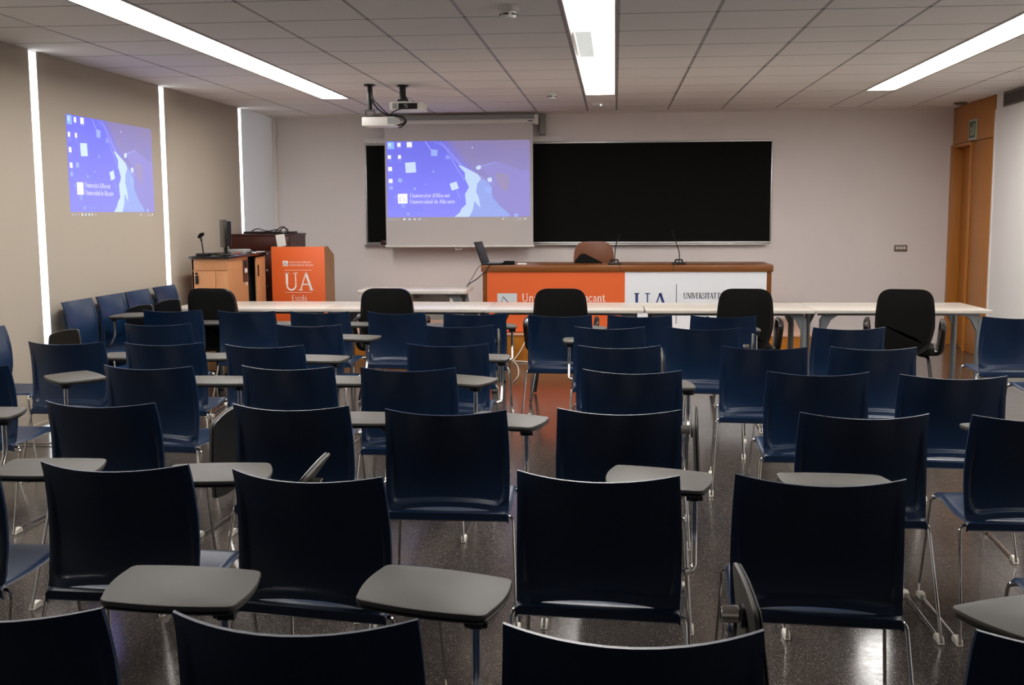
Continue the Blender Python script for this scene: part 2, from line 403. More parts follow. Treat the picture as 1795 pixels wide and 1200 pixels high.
# wood panelled end of the right wall, with the door in it
d1 = thing('door_1', 'brown veneered door set back in full-height wood panelling', 'door'); d1['kind'] = 'structure'
MB().box(XR + .01, XR + .2, 11.872, 12.60, .0, 2.322).build('side_panel', M['door'], d1, bev=.003)
MB().box(XR + .01, XR + .2, 11.872, YB, 2.33, ZC + .12).build('header_panel', M['door'], d1, bev=.003)
MB().box(XR - .012, XR + .2, 12.60, 12.625, 0, 2.32).build('jamb', M['door'], d1, bev=.003)
MB().box(XR - .012, XR + .2, 13.22, YB, 0, 2.32).build('jamb', M['door'], d1, bev=.003)
MB().box(XR + .10, XR + .15, 12.63, 13.215, .01, 2.285).build('leaf', M['door'], d1, bev=.003)
MB().box(XR - .004, XR + .2, 12.625, 13.22, 2.29, 2.32).build('head_jamb', M['door'], d1)
MB().box(XR - .015, XR + .05, 11.86, 11.885, 0, ZC + .12).build('edge_trim', M['door'], d1)
MB().tube([(XR + .10, 12.70, 1.02), (XR + .055, 12.70, 1.02), (XR + .055, 12.80, 1.02)], .009).build('handle', M['alu'], d1)
struct(MB().box(XR - .012, XR + .01, 11.835, 11.862, 0, ZC - .15).build('trim_1', M['wall_white']), 'pale corner bead at the edge of the door panelling')

# left side: full-height glazing with roller blinds hung in front of it
by = [(-2.45, .9), (1.0, 3.15), (3.26, 5.42), (5.52, 7.655), (7.765, 9.915), (10.03, 12.055), (12.155, 13.30)]
my = [YF, .95 - 1.2, 2.1, 4.3, 6.6, 8.85, 11.05, 13.0]
for k in range(7):
    w = thing('window_%d' % (k + 1), 'full-height window pane behind the roller blind', 'window'); w['kind'] = 'structure'
    a, b = my[k], my[k + 1] if k < 6 else YB
    MB().box(XL - .172, XL - .166, a + .03, b - .03, .03, ZC + .05).build('glass', M['glass'], w)
    f = MB(); f.box(XL - .2, XL - .14, a - .03, a + .03, 0, ZC + .09); f.box(XL - .2, XL - .14, a + .03, b - .03, -.01, .03); f.box(XL - .2, XL - .14, a + .03, b - .03, ZC + .05, ZC + .09)
    f.build('frame', M['window_frame'], w)
wl = struct(MB().box(XL - .3, XL - .2, YF, YF + .3, 0, ZC + .1).build('wall_left', M['wall']), 'glazed left side of the room')
MB().box(XL - .2, XL - .14, YB - .06, YB, 0, ZC + .1).build('end_post', M['wall'], wl)
struct(MB().box(XL, XL + .045, YB - .05, YB, 0, ZC - .006).build('trim_2', M['wall'], bev=.004), 'narrow vertical casing in the far left corner')
bl = ['rearmost beige roller blind, outside the frame', 'second rear beige roller blind, outside the frame', 'third rear beige roller blind, outside the frame',
      'beige roller blind at the far left edge before the first bright gap', 'beige roller blind carrying the projected desktop picture',
      'beige roller blind behind the teaching cabinet and black monitor', 'cool grey narrow roller blind in the corner by the dark cabinet']
for k, (a, b) in enumerate(by):
    m = M['blind_cool'] if k == 6 else M['blind']
    t = thing('roller_blind', bl[k], 'roller blind', (XL, (a + b) / 2, 0), 0, 'roller blinds along the windows')
    h = (b - a) / 2
    MB().box(-.0015, .0015, -h, h, .05, ZC + .085).build('fabric', m, t)
    MB().box(-.009, .009, -h, h, .028, .055).build('bottom_bar', m, t, bev=.004)

# ------------------------------------------------------------------ front of the room: platform, desk, blackboard, screen
pf = thing('platform', 'low wooden platform with amber front board under the presiding desk', 'platform', (0, 11.5, 0))
MB().box(-2.95, 2.12, 0, .03, 0, .275).build('front_board', M['amber'], pf)
MB().box(-2.95, 2.12, -.012, YB - 11.503, .275, .289).build('top', M['platform_top'], pf)
MB().box(2.09, 2.12, .03, YB - 11.503, 0, .275).build('side_board', M['amber'], pf)
MB().box(-2.95, -2.92, .03, YB - 11.503, 0, .275).build('side_board', M['amber'], pf)

dk = thing('presiding_desk', 'long brown wooden desk fronted by orange and white banners', 'desk', (.115, 11.6, .289))
MB().box(-1.535, 1.535, -.02, .78, .656, .726).build('desktop', M['desk'], dk, bev=.004)
MB().box(-1.52, -1.465, 0, .76, 0, .656).build('side_panel', M['desk'], dk)
MB().box(1.465, 1.52, 0, .76, 0, .656).build('side_panel', M['desk'], dk)
MB().box(-1.465, 1.465, .004, .03, 0, .656).build('front_panel', M['desk'], dk)
bo = MB().box(-1.472, -.004, -.006, .004, .012, .655).build('orange_banner', M['orange'], dk, label='orange banner with white lettering')
bw = MB().box(-.004, 1.47, -.006, .004, .012, .655).build('white_banner', M['white_vinyl'], dk, label='white banner with navy lettering')
sh = Sheet((0, -.006, 0), (1, 0, 0), (0, 0, 1), (0, -1, 0))
sh.poly('logo_square', rect(-1.363, .213, -1.152, .425), M['logo_grey'], bo, .001)
sh.strokes('logo_mark', [([(-1.35, .235), (-1.30, .39), (-1.165, .235)], .012), ([(-1.31, .26), (-1.20, .26)], .008)], M['ink_dark'], bo, .002)
sh.strokes('lettering', text2d("Universitat d'Alacant", .085, -1.10, .338, width=.89), M['ink_white'], bo, .001)
sh.strokes('lettering', text2d('Universidad de Alicante', .085, -1.10, .222, width=.98), M['ink_white'], bo, .001)
for ch_, px_, wd_ in (('U', .085, .192), ('A', .277, .183)): sh.strokes('letter', text2d(ch_, .21, px_, .22, width=wd_), M['ink_navy'], bw, .001)
sh.strokes('divider', [([(.537, .105), (.537, .525)], .007)], M['ink_dark'], bw, .001)
sh.strokes('lettering', text2d("UNIVERSITAT D'ALACANT", .062, .61, .372, width=.655, bold=1.3), M['ink_dark'], bw, .001)
sh.strokes('lettering', text2d('Escola Politècnica', .062, .61, .268, width=.50, bold=1.25), M['ink_dark'], bw, .001)

bb = thing('blackboard', 'wide black board in a thin pale metal frame on the back wall', 'blackboard', (0, YB, 0))
MB().box(-3.03, 1.84, -.022, 0, 1.215, 2.40).build('board_surface', M['board'], bb)
for (a, b, c, d) in ((-3.05, 1.855, 2.395, 2.412), (-3.05, 1.855, 1.195, 1.217)): MB().box(a, b, -.028, 0, c, d).build('frame_rail', M['alu'], bb, bev=.002)
for (a, b) in ((-3.05, -3.034), (1.84, 1.855)): MB().box(a, b, -.028, 0, 1.217, 2.395).build('frame_stile', M['alu'], bb, bev=.002)
MB().box(-3.07, 1.80, -.085, -.028, 1.176, 1.192).build('chalk_ledge', M['alu'], bb, bev=.003)
tag(MB().box(-2.86, -2.76, -.04, .04, 0, .05).build('board_eraser', M['mahogany'], bev=.004, loc=(0, YB - .058, 1.192)), 'small brown board eraser on the ledge beside the screen', 'eraser')
tag(MB().box(-3.05, -.64, -.03, 0, 2.42, 2.485).build('cable_trunking', M['wall_white'], bev=.002, loc=(0, YB, 0)), 'pale cable trunking running above the blackboard behind the screen', 'trunking')

ps = thing('projection_screen', 'white pull-down projection screen hanging before the blackboard', 'projection screen', (0, 13.0, 0))
MB().box(-2.84, -.93, -.05, .06, 2.615, 2.665).build('casing', M['white_pl'], ps, bev=.012)
MB().box(-2.84, -.93, -.035, .07, 2.665, 2.72).build('casing_top', M['grey_pl'], ps, bev=.004)
MB().box(-.945, -.90, -.055, .07, 2.60, 2.715).build('end_cap', M['white_pl'], ps, bev=.008)
MB().box(-2.875, -2.83, -.055, .07, 2.60, 2.715).build('end_cap', M['white_pl'], ps, bev=.008)
MB().box(-.90, -.83, .20, .318, 2.50, 2.74).build('wall_bracket', M['grey_pl'], ps)
MB().box(-.93, -.88, .05, .30, 2.66, 2.70).build('bracket_arm', M['grey_pl'], ps)
MB().box(-2.74, -.965, -.001, .001, 1.185, 2.63).build('fabric', M['screen'], ps)
MB().box(-2.755, -.95, -.009, .009, 1.165, 1.188).build('bottom_bar', M['white_pl'], ps, bev=.005)
MB().tube(arc_pts([(-1.90, -.005, 1.168), (-1.90, -.005, 1.14), (-1.82, -.005, 1.14), (-1.82, -.005, 1.168)], .012), .004, 6).tube([(-1.90, -.005, 1.14), (-1.90, -.004, 1.06)], .0015, 5).build('pull_handle', M['white_pl'], ps)
MB().box(-1.02, -.965, -.058, -.05, 2.632, 2.642).build('maker_mark', M['ink_dark'], ps)

# ------------------------------------------------------------------ projected desktop picture (screen and blind)
PM = {}
def pmat(name, srgb, k=.5):
    m = mat('projected_' + name, tuple(int(c * .62) for c in srgb), .8, emit=srgb, estr=k); PM[name] = m
def grad_mat(k=.5):
    m = bpy.data.materials.new('projected_backdrop'); m.use_nodes = True; nt = m.node_tree; b = nt.nodes['Principled BSDF']
    tc = nt.nodes.new('ShaderNodeUVMap'); sp = nt.nodes.new('ShaderNodeSeparateXYZ'); nt.links.new(tc.outputs[0], sp.inputs[0])
    def mixc(f, a, c):
        x = nt.nodes.new('ShaderNodeMix'); x.data_type = 'RGBA'; nt.links.new(f, x.inputs[0])
        for i, q in ((6, a), (7, c)):
            if isinstance(q, tuple): x.inputs[i].default_value = lin(q) + (1,)
            else: nt.links.new(q, x.inputs[i])
        return x.outputs[2]
    left = mixc(sp.outputs[1], (140, 140, 252), (112, 112, 226))
    right = mixc(sp.outputs[1], (150, 150, 214), (140, 128, 160))
    def mth(op, a, c):
        x = nt.nodes.new('ShaderNodeMath'); x.operation = op
        for i, q in ((0, a), (1, c)):
            if isinstance(q, (int, float)): x.inputs[i].default_value = q
            else: nt.links.new(q, x.inputs[i])
        return x.outputs[0]
    # dividing slant from the top middle to the lower right
    d = mth('ADD', sp.outputs[0], mth('MULTIPLY', mth('SUBTRACT', sp.outputs[1], .5), .42))
    mr = nt.nodes.new('ShaderNodeMapRange'); mr.interpolation_type = 'SMOOTHSTEP'; mr.inputs[1].default_value = .56; mr.inputs[2].default_value = .70
    nt.links.new(d, mr.inputs[0])
    c = mixc(mr.outputs[0], left, right)
    nz = nt.nodes.new('ShaderNodeTexNoise'); nz.inputs['Scale'].default_value = 5; nt.links.new(tc.outputs[0], nz.inputs['Vector'])
    c = mixc(mth('MULTIPLY', nz.outputs[0], .3), c, (100, 100, 214))
    hs = nt.nodes.new('ShaderNodeHueSaturation'); hs.inputs['Value'].default_value = .35; nt.links.new(c, hs.inputs['Color'])
    nt.links.new(hs.outputs[0], b.inputs['Base Color']); nt.links.new(c, b.inputs['Emission Color'])
    b.inputs['Emission Strength'].default_value = k; b.inputs['Roughness'].default_value = .8
    PM['backdrop'] = m
K = .84
grad_mat(K)
for nm, c in (('bright', (196, 214, 250)), ('white', (236, 236, 246)), ('mid', (150, 170, 236)), ('line', (172, 176, 246)), ('hand', (186, 208, 238)), ('palm', (146, 162, 226)),
              ('hand2', (142, 136, 200)), ('brown', (150, 140, 180)), ('glow', (140, 152, 244)), ('mark', (186, 186, 200)), ('icon_blue', (140, 180, 250))): pmat(nm, c, K)
def projection(label, O, U, V, N, w, h):
    t = thing('projected_picture', label, 'projection', (0, 0, 0), 0, 'projected desktop pictures')
    sheet = Sheet(O, [x * w for x in U], [x * h for x in V], N)
    def q(x, y): return ((x - 105) / 1640, (1035 - y) / 935)
    def pl(name, pts, m, d): return sheet.poly(name, [q(*p) for p in pts], PM[m], t, d)
    bk = sheet.poly('backdrop', [(0, .053), (1, .053), (1, 1), (0, 1)], PM['backdrop'], t, .001)
    uv = bk.data.uv_layers.new(name='UVMap')
    for i, p in enumerate(((0, .053), (1, .053), (1, 1), (0, 1))): uv.data[i].uv = p
    sm = lambda P: [(min(1745, p[0]), min(985, p[1])) for p in crom([Vector(a) for a in P], 5, True)]
    pl('far_hand', sm([(1130, 410), (1165, 385), (1230, 375), (1370, 348), (1500, 390), (1640, 445), (1740, 500), (1744, 980), (1500, 985), (1400, 860), (1310, 640), (1290, 520), (1200, 440)]), 'hand2', .0015)
    pl('far_wrist', sm([(1350, 480), (1420, 485), (1500, 505), (1500, 640), (1470, 690), (1390, 620)]), 'brown', .002)
    pl('palm', sm([(1140, 600), (1190, 545), (1255, 580), (1310, 640), (1320, 760), (1400, 860), (1500, 985), (1050, 985), (1105, 800)]), 'palm', .0025)
    hand = [(930, 388), (950, 384), (1040, 430), (1150, 490), (1190, 540), (1145, 600), (1130, 690), (1160, 760), (1180, 880), (1165, 865), (1110, 800), (1092, 900), (1050, 985), (880, 985), (945, 930), (960, 890), (1015, 840), (1003, 720), (1050, 640), (1005, 540), (1005, 470)]
    pl('pointing_hand', hand, 'hand', .003)
    pl('fingertip', sm([(1132, 412), (1160, 388), (1188, 396), (1180, 430), (1145, 436)]), 'bright', .003)
    def sq(cx, cy, r, a, m, d=.003):
        ca, sa = math.cos(a) * r, math.sin(a) * r
        pl('light_square', [(cx - ca + sa, cy - sa - ca), (cx + ca + sa, cy + sa - ca), (cx + ca - sa, cy + sa + ca), (cx - ca - sa, cy - sa + ca)], m, d)
    for cx, cy, r, a, m in ((382, 405, 60, -.06, 'bright'), (656, 237, 37, .1, 'mid'), (880, 625, 42, -.3, 'bright'), (258, 554, 24, .2, 'mid'), (1287, 555, 24, -.2, 'bright'), (1266, 676, 34, .3, 'mid'), (427, 652, 13, 0, 'mid'),
                            (566, 601, 9, .1, 'glow'), (538, 605, 7, .1, 'glow'), (345, 946, 15, 0, 'mid'), (645, 455, 14, .5, 'glow'), (810, 290, 22, .2, 'glow'), (290, 850, 24, 0, 'glow'), (200, 745, 12, 0, 'glow'), (1585, 970, 20, .2, 'mid'), (470, 950, 9, 0, 'glow'), (525, 945, 8, 0, 'glow')): sq(cx, cy, r, a, m)
    def ln(P, wd, m='line', smooth=True):
        P = [tuple(p) for p in crom([Vector(a) for a in P], 5)] if smooth else P
        return ([q(*p) for p in P], wd / 1640)
    sheet.strokes('network_lines', [ln([(555, 105), (625, 215)], 9), ln([(660, 115), (760, 160), (850, 270), (960, 380), (1150, 490), (1260, 570), (1350, 615)], 6),
        ln([(840, 290), (920, 430), (1000, 555)], 6), ln([(720, 110), (800, 180), (900, 300), (960, 375)], 5, 'glow'), ln([(1190, 400), (1290, 370), (1365, 348)], 6), ln([(910, 670), (950, 780)], 4)], PM['line'], t, .0035)
    lg = pl('logo_square', [(228, 712), (340, 710), (340, 824), (230, 826)], 'white', .0035)
    sheet.strokes('logo_mark', [([q(250, 795), q(262, 735), q(320, 790), q(250, 795)], .006)], PM['mark'], lg, .004)
    sheet.strokes('lettering', uvtext("Universitat d'Alacant", 368, 755, 465, 46), PM['white'], t, .0035)
    sheet.strokes('lettering', uvtext('Universidad de Alicante', 368, 826, 522, 46), PM['white'], t, .0035)
    for (a, b, c, d, m) in ((118, 108, 196, 190, 'icon_blue'), (128, 120, 160, 160, 'bright'), (232, 116, 272, 165, 'white'), (342, 110, 402, 170, 'white'), (120, 260, 158, 304, 'white'), (238, 260, 274, 304, 'white'), (122, 396, 168, 444, 'white'), (126, 536, 172, 584, 'white'), (128, 626, 174, 660, 'mid')):
        pl('desktop_icon', [(a, d), (c, d), (c, b), (a, b)], m, .0035 if m == 'icon_blue' else .004)
    sheet.strokes('icon_labels', [ln(P, 5, smooth=False) for P in ([(232, 182), (278, 182)], [(338, 182), (402, 182)], [(120, 322), (176, 322)], [(124, 342), (174, 342)], [(232, 322), (280, 322)], [(234, 342), (278, 342)], [(126, 462), (170, 462)], [(128, 482), (164, 482)], [(126, 602), (176, 602)], [(128, 620), (174, 620)])], PM['mid'], t, .0035)
    for x, r, m in ((135, 7, 'bright'), (185, 8, 'mark'), (240, 8, 'mark'), (300, 12, 'white'), (360, 12, 'bright'), (420, 10, 'white'), (475, 11, 'bright'), (535, 9, 'mark'), (1437, 9, 'white'), (1476, 6, 'mark'), (1520, 6, 'mark'), (1556, 6, 'mark'), (1688, 10, 'white')):
        pl('taskbar_icon', [(x - r, 1010 + r * .8), (x + r, 1010 + r * .8), (x + r, 1010 - r * .8), (x - r, 1010 - r * .8)], m, .0015)
    sheet.strokes('clock', [ln([(1600, 1003), (1640, 1003)], 5, smooth=False), ln([(1585, 1024), (1655, 1024)], 5, smooth=False)], PM['white'], t, .0015)
    pl('cursor', [(1088, 190), (1088, 170), (1102, 184)], 'white', .003)
    return t
def uvtext(txt, px, py, pw, ph):
    """lettering in picture coordinates; strokes are widened for the projected picture"""
    adv = sum(G[c][0] for c in txt); sx = pw / adv; out = []; cx = 0
    def q(x, y): return ((px + x * sx - 105) / 1640, (1035 - (py - y * ph)) / 935)
    for c in txt:
        a, ss, sf = G[c]
        for pts, w in ss: out.append(([q(cx + p[0], p[1]) for p in pts], max(.085, w) * ph / 1640 * .9))
        for p in sf: out.append(([q(cx + p[0] - .1, p[1]), q(cx + p[0] + .1, p[1])], .05 * ph / 935))
        cx += a
    return out
projection('blue desktop picture projected on the white pull-down screen', (-2.72, 12.999, 1.475), (1, 0, 0), (0, 0, 1), (0, -1, 0), 1.72, .948)
projection('blue desktop picture projected on the beige window blind', (XL + .0015, 8.15, 1.55), (0, 1, 0), (0, 0, 1), (1, 0, 0), 1.56, .79)

# ------------------------------------------------------------------ ceiling fixtures
def projector(label, cx, cy, zt, pole_r, body_z, bx, side):
    t = thing('projector', label, 'projector', (cx, cy, 0), 0, 'ceiling projectors')
    MB().lathe([(.05, 0), (.055, -.012), (.03, -.02)], 0, 0, ZC, 20).build('ceiling_plate', M['black'], t)
    MB().tube([(0, 0, ZC - .01), (0, 0, zt)], pole_r, 14).build('pole', M['black'], t)
    b = MB().box(-.045, .045, -.02, .02, zt - .012, zt); b.box(-.045, -.038, -.015, .015, zt - .06, zt); b.box(.038, .045, -.015, .015, zt - .06, zt); b.box(-.03, .03, -.03, .03, zt - .075, zt - .055)
    b.build('bracket', M['black'], t)
    mp = MB().box(bx - .06, bx + .05, -.05, .08, body_z + .082, body_z + .088)
    mp.tube([(0, 0, zt - .065), (bx, 0, body_z + .085)], .016, 8).build('mount_plate', M['black'], t)
    w = .155; bd = MB().box(bx - w, bx + w, -.11, .13, body_z, body_z + .082)
    bo_ = bd.build('body', M['white_pl'], t, bev=.012, seg=3)
    return t, bo_
p1, b1 = projector('white ceiling projector on the longer black pole, cables looping beside it', -2.26, 10.1, 2.52, .021, 2.365, .10, 1)
MB().box(.185, .275, -.114, -.108, 2.38, 2.44).build('vent', M['grey_pl'], p1)
MB().lathe([(.028, 0), (.03, .015), (.024, .03)], .20, .13, 2.405, 16).build('lens', M['black_gloss'], p1)
MB().tube(crom([(.02, -.02, ZC - .02), (.03, -.025, 2.6), (.09, -.04, 2.52), (.17, -.05, 2.47), (.26, -.06, 2.46), (.33, -.07, 2.44), (.33, -.07, 2.39), (.27, -.07, 2.37)], 6), .008, 7).build('cable', M['black'], p1)
MB().tube(crom([(.02, -.02, ZC - .02), (.035, -.03, 2.62), (.10, -.05, 2.55), (.16, -.06, 2.49), (.22, -.07, 2.44), (.26, -.07, 2.41), (.22, -.1, 2.40)], 6), .005, 7).build('cable', M['black'], p1)
MB().tube(crom([(.025, -.02, ZC - .02), (.04, -.03, 2.58), (.13, -.05, 2.49), (.20, -.06, 2.45), (.29, -.06, 2.45), (.35, -.06, 2.41), (.31, -.07, 2.36), (.28, -.08, 2.35)], 6), .006, 7).build('cable', M['black'], p1)
p2, b2 = projector('grey ceiling projector on the shorter black pole, connector panel facing the room', -1.97, 10.2, 2.62, .03, 2.51, .05, 1)
MB().box(-.02, .155, -.116, -.109, 2.522, 2.575).build('connector_panel', M['dark_slot'], p2)
MB().lathe([(.018, -.004), (.018, .004)], 0, 0, 0, 14).build('connector', M['grey_pl'], p2, loc=(.05, -.118, 2.55)).rotation_euler = (PI / 2, 0, 0)
MB().box(-.075, -.03, -.115, -.109, 2.525, 2.575).build('vent', M['grey_pl'], p2)
MB().tube(crom([(.03, -.02, 2.64), (.06, -.06, 2.6), (.06, -.12, 2.56), (.02, -.13, 2.53), (-.06, -.13, 2.5), (-.10, -.1, 2.47)], 6), .006, 7).build('cable', M['black'], p2)

def detector(label, x, y, r):
    t = thing('smoke_detector', label, 'smoke detector', (x, y, ZC), 0, 'ceiling smoke detectors')
    MB().lathe([(r, 0), (r, -.022), (r * .85, -.03)], 0, 0, 0, 28).build('base', M['white_pl'], t)
    MB().lathe([(r * .75, -.03), (r * .75, -.055), (r * .6, -.066), (.0001, -.07)], 0, 0, 0, 28).build('sensor_head', M['white_pl'], t)
    for a in range(6):
        an = a * PI / 3 + .3
        o = MB().box(-.016, .016, -.002, .002, -.004, .004).build('slot', M['dark_slot'], t, loc=(math.cos(an) * r * .755, math.sin(an) * r * .755, -.048)); o.rotation_euler = (0, 0, an + PI / 2)
detector('round white smoke detector on the ceiling near the top of the picture', -.62, 6.46, .062)
detector('smaller white smoke detector on the ceiling beside the end of the middle light', -.625, 10.95, .055)
t = thing('access_point', 'flat round white wireless access point with a lit dot on the ceiling', 'access point', (-.155, 12.0, ZC))
MB().lathe([(.10, 0), (.10, -.02), (.085, -.036), (.0001, -.04)], 0, 0, 0, 32).build('body', M['white_pl'], t)
MB().lathe([(.007, -.0), (.007, -.008)], 0, -.07, -.036, 10).build('status_light', M['led'], t)
tag(MB().lathe([(.07, 0), (.075, -.012), (.055, -.02), (.05, -.006)], 0, 0, 0, 28).build('ceiling_vent', M['plate'], loc=(3.79, 12.66, ZC)), 'small brown round vent in the ceiling by the door panelling', 'vent')
g = thing('air_grille', 'grey slatted air grille high on the white right wall', 'grille', (XR, 11.1, 2.68))
fr = MB(); fr.box(-.012, 0, -.55, .53, -.075, -.058); fr.box(-.012, 0, -.55, .53, .053, .07); fr.box(-.012, 0, .51, .53, -.058, .053); fr.box(-.012, 0, -.55, -.53, -.058, .053); fr.box(-.010, 0, -.02, -.008, -.058, .053)
fr.build('frame', M['grille'], g); MB().box(-.003, -.001, -.53, .51, -.058, .053).build('dark_back', M['dark_slot'], g)
for k in range(7): MB().box(-.010, -.002, -.53, .51, -.0035, .0035).build('slat', M['grille'], g, loc=(0, 0, -.047 + k * .0157))

# exit sign, outlet
g = thing('exit_sign', 'small green and white emergency exit sign over the door', 'sign', (XR + .01, 12.59, 2.45), 0)
MB().box(-.014, 0, -.125, .125, -.112, .112).build('plate', M['sign_white'], g, bev=.003)
MB().box(-.0165, -.0135, -.10, .10, -.09, .09).build('green_panel', M['green'], g)
shx = Sheet((-.0165, .10, -.09), (0, -1, 0), (0, 0, 1), (-1, 0, 0))
shx.strokes('arrow', [([(.10, .12), (.10, .02)], .012), ([(.07, .05), (.10, .018), (.13, .05)], .012)], M['sign_white'], g)
shx.poly('door_symbol', rect(.135, .03, .175, .15), M['sign_white'], g)
shx.poly('figure_symbol', [(.035, .03), (.06, .08), (.03, .10), (.05, .13), (.075, .10), (.075, .05), (.05, .03)], M['sign_white'], g)
g = thing('wall_outlet', 'brown wall plate with four pale sockets near the door', 'outlet', (3.37, YB, 1.13))
MB().box(-.075, .075, -.012, 0, -.038, .038).build('plate', M['plate'], g, bev=.003)
for k in range(4): MB().box(-.011, .011, -.016, -.011, -.016, .016).build('socket', M['paper'], g, loc=(-.045 + k * .03, 0, .004))

# ------------------------------------------------------------------ lectern, cabinets, left corner
lc = thing('lectern', 'orange-fronted wooden lectern lettered UA, left of the small table', 'lectern', (-3.337, 11.3, 0))
prof = [(0, 0), (0, 1.225), (.16, 1.225), (.41, 1.127), (.41, 0)]
MB().prism([(a + .012 if a == 0 else a, b) for a, b in prof], .262, .285, 'x').build('side_panel', M['lectern'], lc)
MB().prism([(a + .012 if a == 0 else a, b) for a, b in prof], -.285, -.262, 'x').build('side_panel', M['lectern'], lc)
MB().box(-.262, .262, .02, .16, 1.20, 1.222).build('top_shelf', M['lectern'], lc)
MB().prism([(.16, 1.202), (.16, 1.222), (.405, 1.126), (.405, 1.106)], -.262, .262, 'x').build('reading_slope', M['lectern'], lc)
MB().box(-.262, .262, .02, .40, .55, .57).build('shelf', M['lectern'], lc)
lf = MB().box(-.288, .288, 0, .012, .0, 1.225).build('front_panel', M['orange'], lc, bev=.003, label='orange front panel with white lettering')
ls = Sheet((0, 0, 0), (1, 0, 0), (0, 0, 1), (0, -1, 0))
ls.poly('logo_square', rect(-.164, 1.022, -.108, 1.078), M['ink_white'], lf, .001)
ls.strokes('logo_mark', [([(-.158, 1.032), (-.14, 1.066), (-.114, 1.034)], .008), ([(-.15, 1.03), (-.12, 1.03)], .005)], M['ink_navy'], lf, .002)
ls.strokes('lettering', text2d("Universitat d'Alacant", .021, -.095, 1.054, width=.235), M['ink_white'], lf, .001)
ls.strokes('lettering', text2d('Universidad de Alicante', .021, -.095, 1.024, width=.262), M['ink_white'], lf, .001)
ls.strokes('rule', [([(-.15, .978), (.145, .978)], .003)], M['ink_white'], lf, .001)
for ch_, px_, wd_ in (('U', -.155, .162), ('A', .007, .153)): ls.strokes('letter', text2d(ch_, .185, px_, .765, width=wd_), M['ink_white'], lf, .001)
ls.strokes('rule', [([(-.15, .742), (.145, .742)], .003)], M['ink_white'], lf, .001)
ls.strokes('lettering', text2d('Escola', .06, -.078, .654, width=.165, serif=False, bold=.8), M['ink_white'], lf, .001)

cb = thing('teaching_cabinet', 'light wood teaching cabinet with black worktop and side door ajar', 'cabinet', (-3.86, 10.15, 0))
MB().box(-.20, .20, -.035, 1.12, 1.145, 1.172).build('worktop', M['black_top'], cb, bev=.008)
MB().box(-.182, -.164, .0, 1.1, .04, 1.145).build('side_panel', M['cabinet'], cb)
MB().box(-.164, .182, 1.08, 1.1, .04, 1.145).build('back_panel', M['cabinet'], cb)
MB().box(.164, .182, .0, .55, .04, 1.145).build('side_panel', M['cabinet'], cb)
MB().box(-.164, .15, .02, 1.08, .04, .06).build('base', M['cabinet'], cb)
MB().box(-.164, .10, .56, 1.08, .06, 1.14).build('dark_interior', M['dark_slot'], cb)
MB().box(-.182, .164, 0, .018, 1.035, 1.145).build('upper_panel', M['cabinet'], cb, bev=.002)
MB().box(.052, .164, 0, .018, .04, 1.031).build('fixed_panel', M['cabinet'], cb, bev=.002)
dr = MB().box(-.182, .048, 0, .018, .04, 1.031).build('door', M['cabinet'], cb, bev=.002)
MB().box(-.15, -.118, -.012, 0, .905, .985).build('handle', M['black'], dr, bev=.003)
o = MB().lathe([(.012, 0), (.012, .008)], 0, 0, 0, 14).build('lock', M['black'], dr, loc=(-.137, 0, 1.005)); o.rotation_euler = (PI / 2, 0, 0)
dr = MB().box(.164, .182, .82, 1.08, .04, 1.13).build('door', M['cabinet'], cb, bev=.002)
MB().box(.182, .192, .85, .87, .93, 1.05).build('handle', M['black'], dr)
ct = MB().box(.182, .188, .40, .53, .90, 1.12).build('control_panel', M['black_gloss'], cb)
MB().box(.188, .190, .44, .51, .99, 1.03).build('button_label', M['paper'], ct)
MB().box(.188, .191, .44, .50, 1.05, 1.10).build('socket_block', M['dark_slot'], ct, bev=.002)
MB().box(.182, .187, .47, .52, .865, .89).build('sticker', M['paper'], cb)
MB().box(-.17, .17, .03, 1.07, 0, .04).build('plinth', M['dark_slot'], cb)
for zz in (.35, .6, .8, 1.0):
    MB().tube(crom([(.10, .58, zz), (.16, .62, zz - .06), (.12, .70, zz - .1), (.10, .78, zz - .02)], 5), .004, 6).build('cable', M['green' if zz == 1.0 else 'black'], cb)

mo = thing('monitor', 'black upright monitor turned sideways on the teaching cabinet', 'monitor', (-3.80, 10.38, 1.172), math.radians(-62))
MB().box(-.17, .17, -.012, .012, .075, .345).build('screen', M['black_gloss'], mo, bev=.006)
MB().prism(rpoly([(-.15, .012), (.15, .012), (.10, .062), (-.10, .062)], .012, 4), .09, .33, 'z').build('back_cover', M['black'], mo, bev=.004)
MB().box(-.03, .03, .0, .03, .01, .10).build('neck', M['black'], mo)
MB().box(-.10, .10, -.06, .08, 0, .012).build('foot', M['black'], mo, bev=.004)
mi = thing('desk_microphone', 'short black microphone stand on the left of the teaching cabinet', 'microphone', (-3.94, 10.2, 1.172))
MB().box(-.06, .06, -.05, .05, 0, .028).build('base', M['black'], mi, bev=.006)
MB().tube([(0, 0, .02), (-.015, 0, .15)], .007, 8).build('stem', M['black'], mi)
MB().tube([(-.015, 0, .14), (-.022, 0, .19)], [.011, .009], 8).build('clip', M['black'], mi)
MB().tube([(-.045, 0, .175), (-.02, 0, .20), (.01, 0, .215)], [.012, .02, .014], 10).build('head', M['black_cloth'], mi)
tag(MB().box(-.09, .09, -.10, .10, 0, .045).build('control_box', M['grey_pl'], bev=.005, loc=(-3.80, 10.80, 1.172)), 'pale grey device box on the cabinet behind the monitor', 'device')
for k, (dx, dy, rz) in enumerate(((0, 0, .1), (.02, -.03, -.2))):
    o = tag(MB().box(-.10, .10, -.14, .14, 0, .006).build('paper_stack', M['paper'], loc=(-3.79 + dx, 11.07 + dy, 1.172 + k * .006)), ('lower' if k == 0 else 'upper') + ' sheaf of white papers on the far end of the cabinet', 'papers', 'papers on the teaching cabinet'); o.rotation_euler = (0, 0, rz)
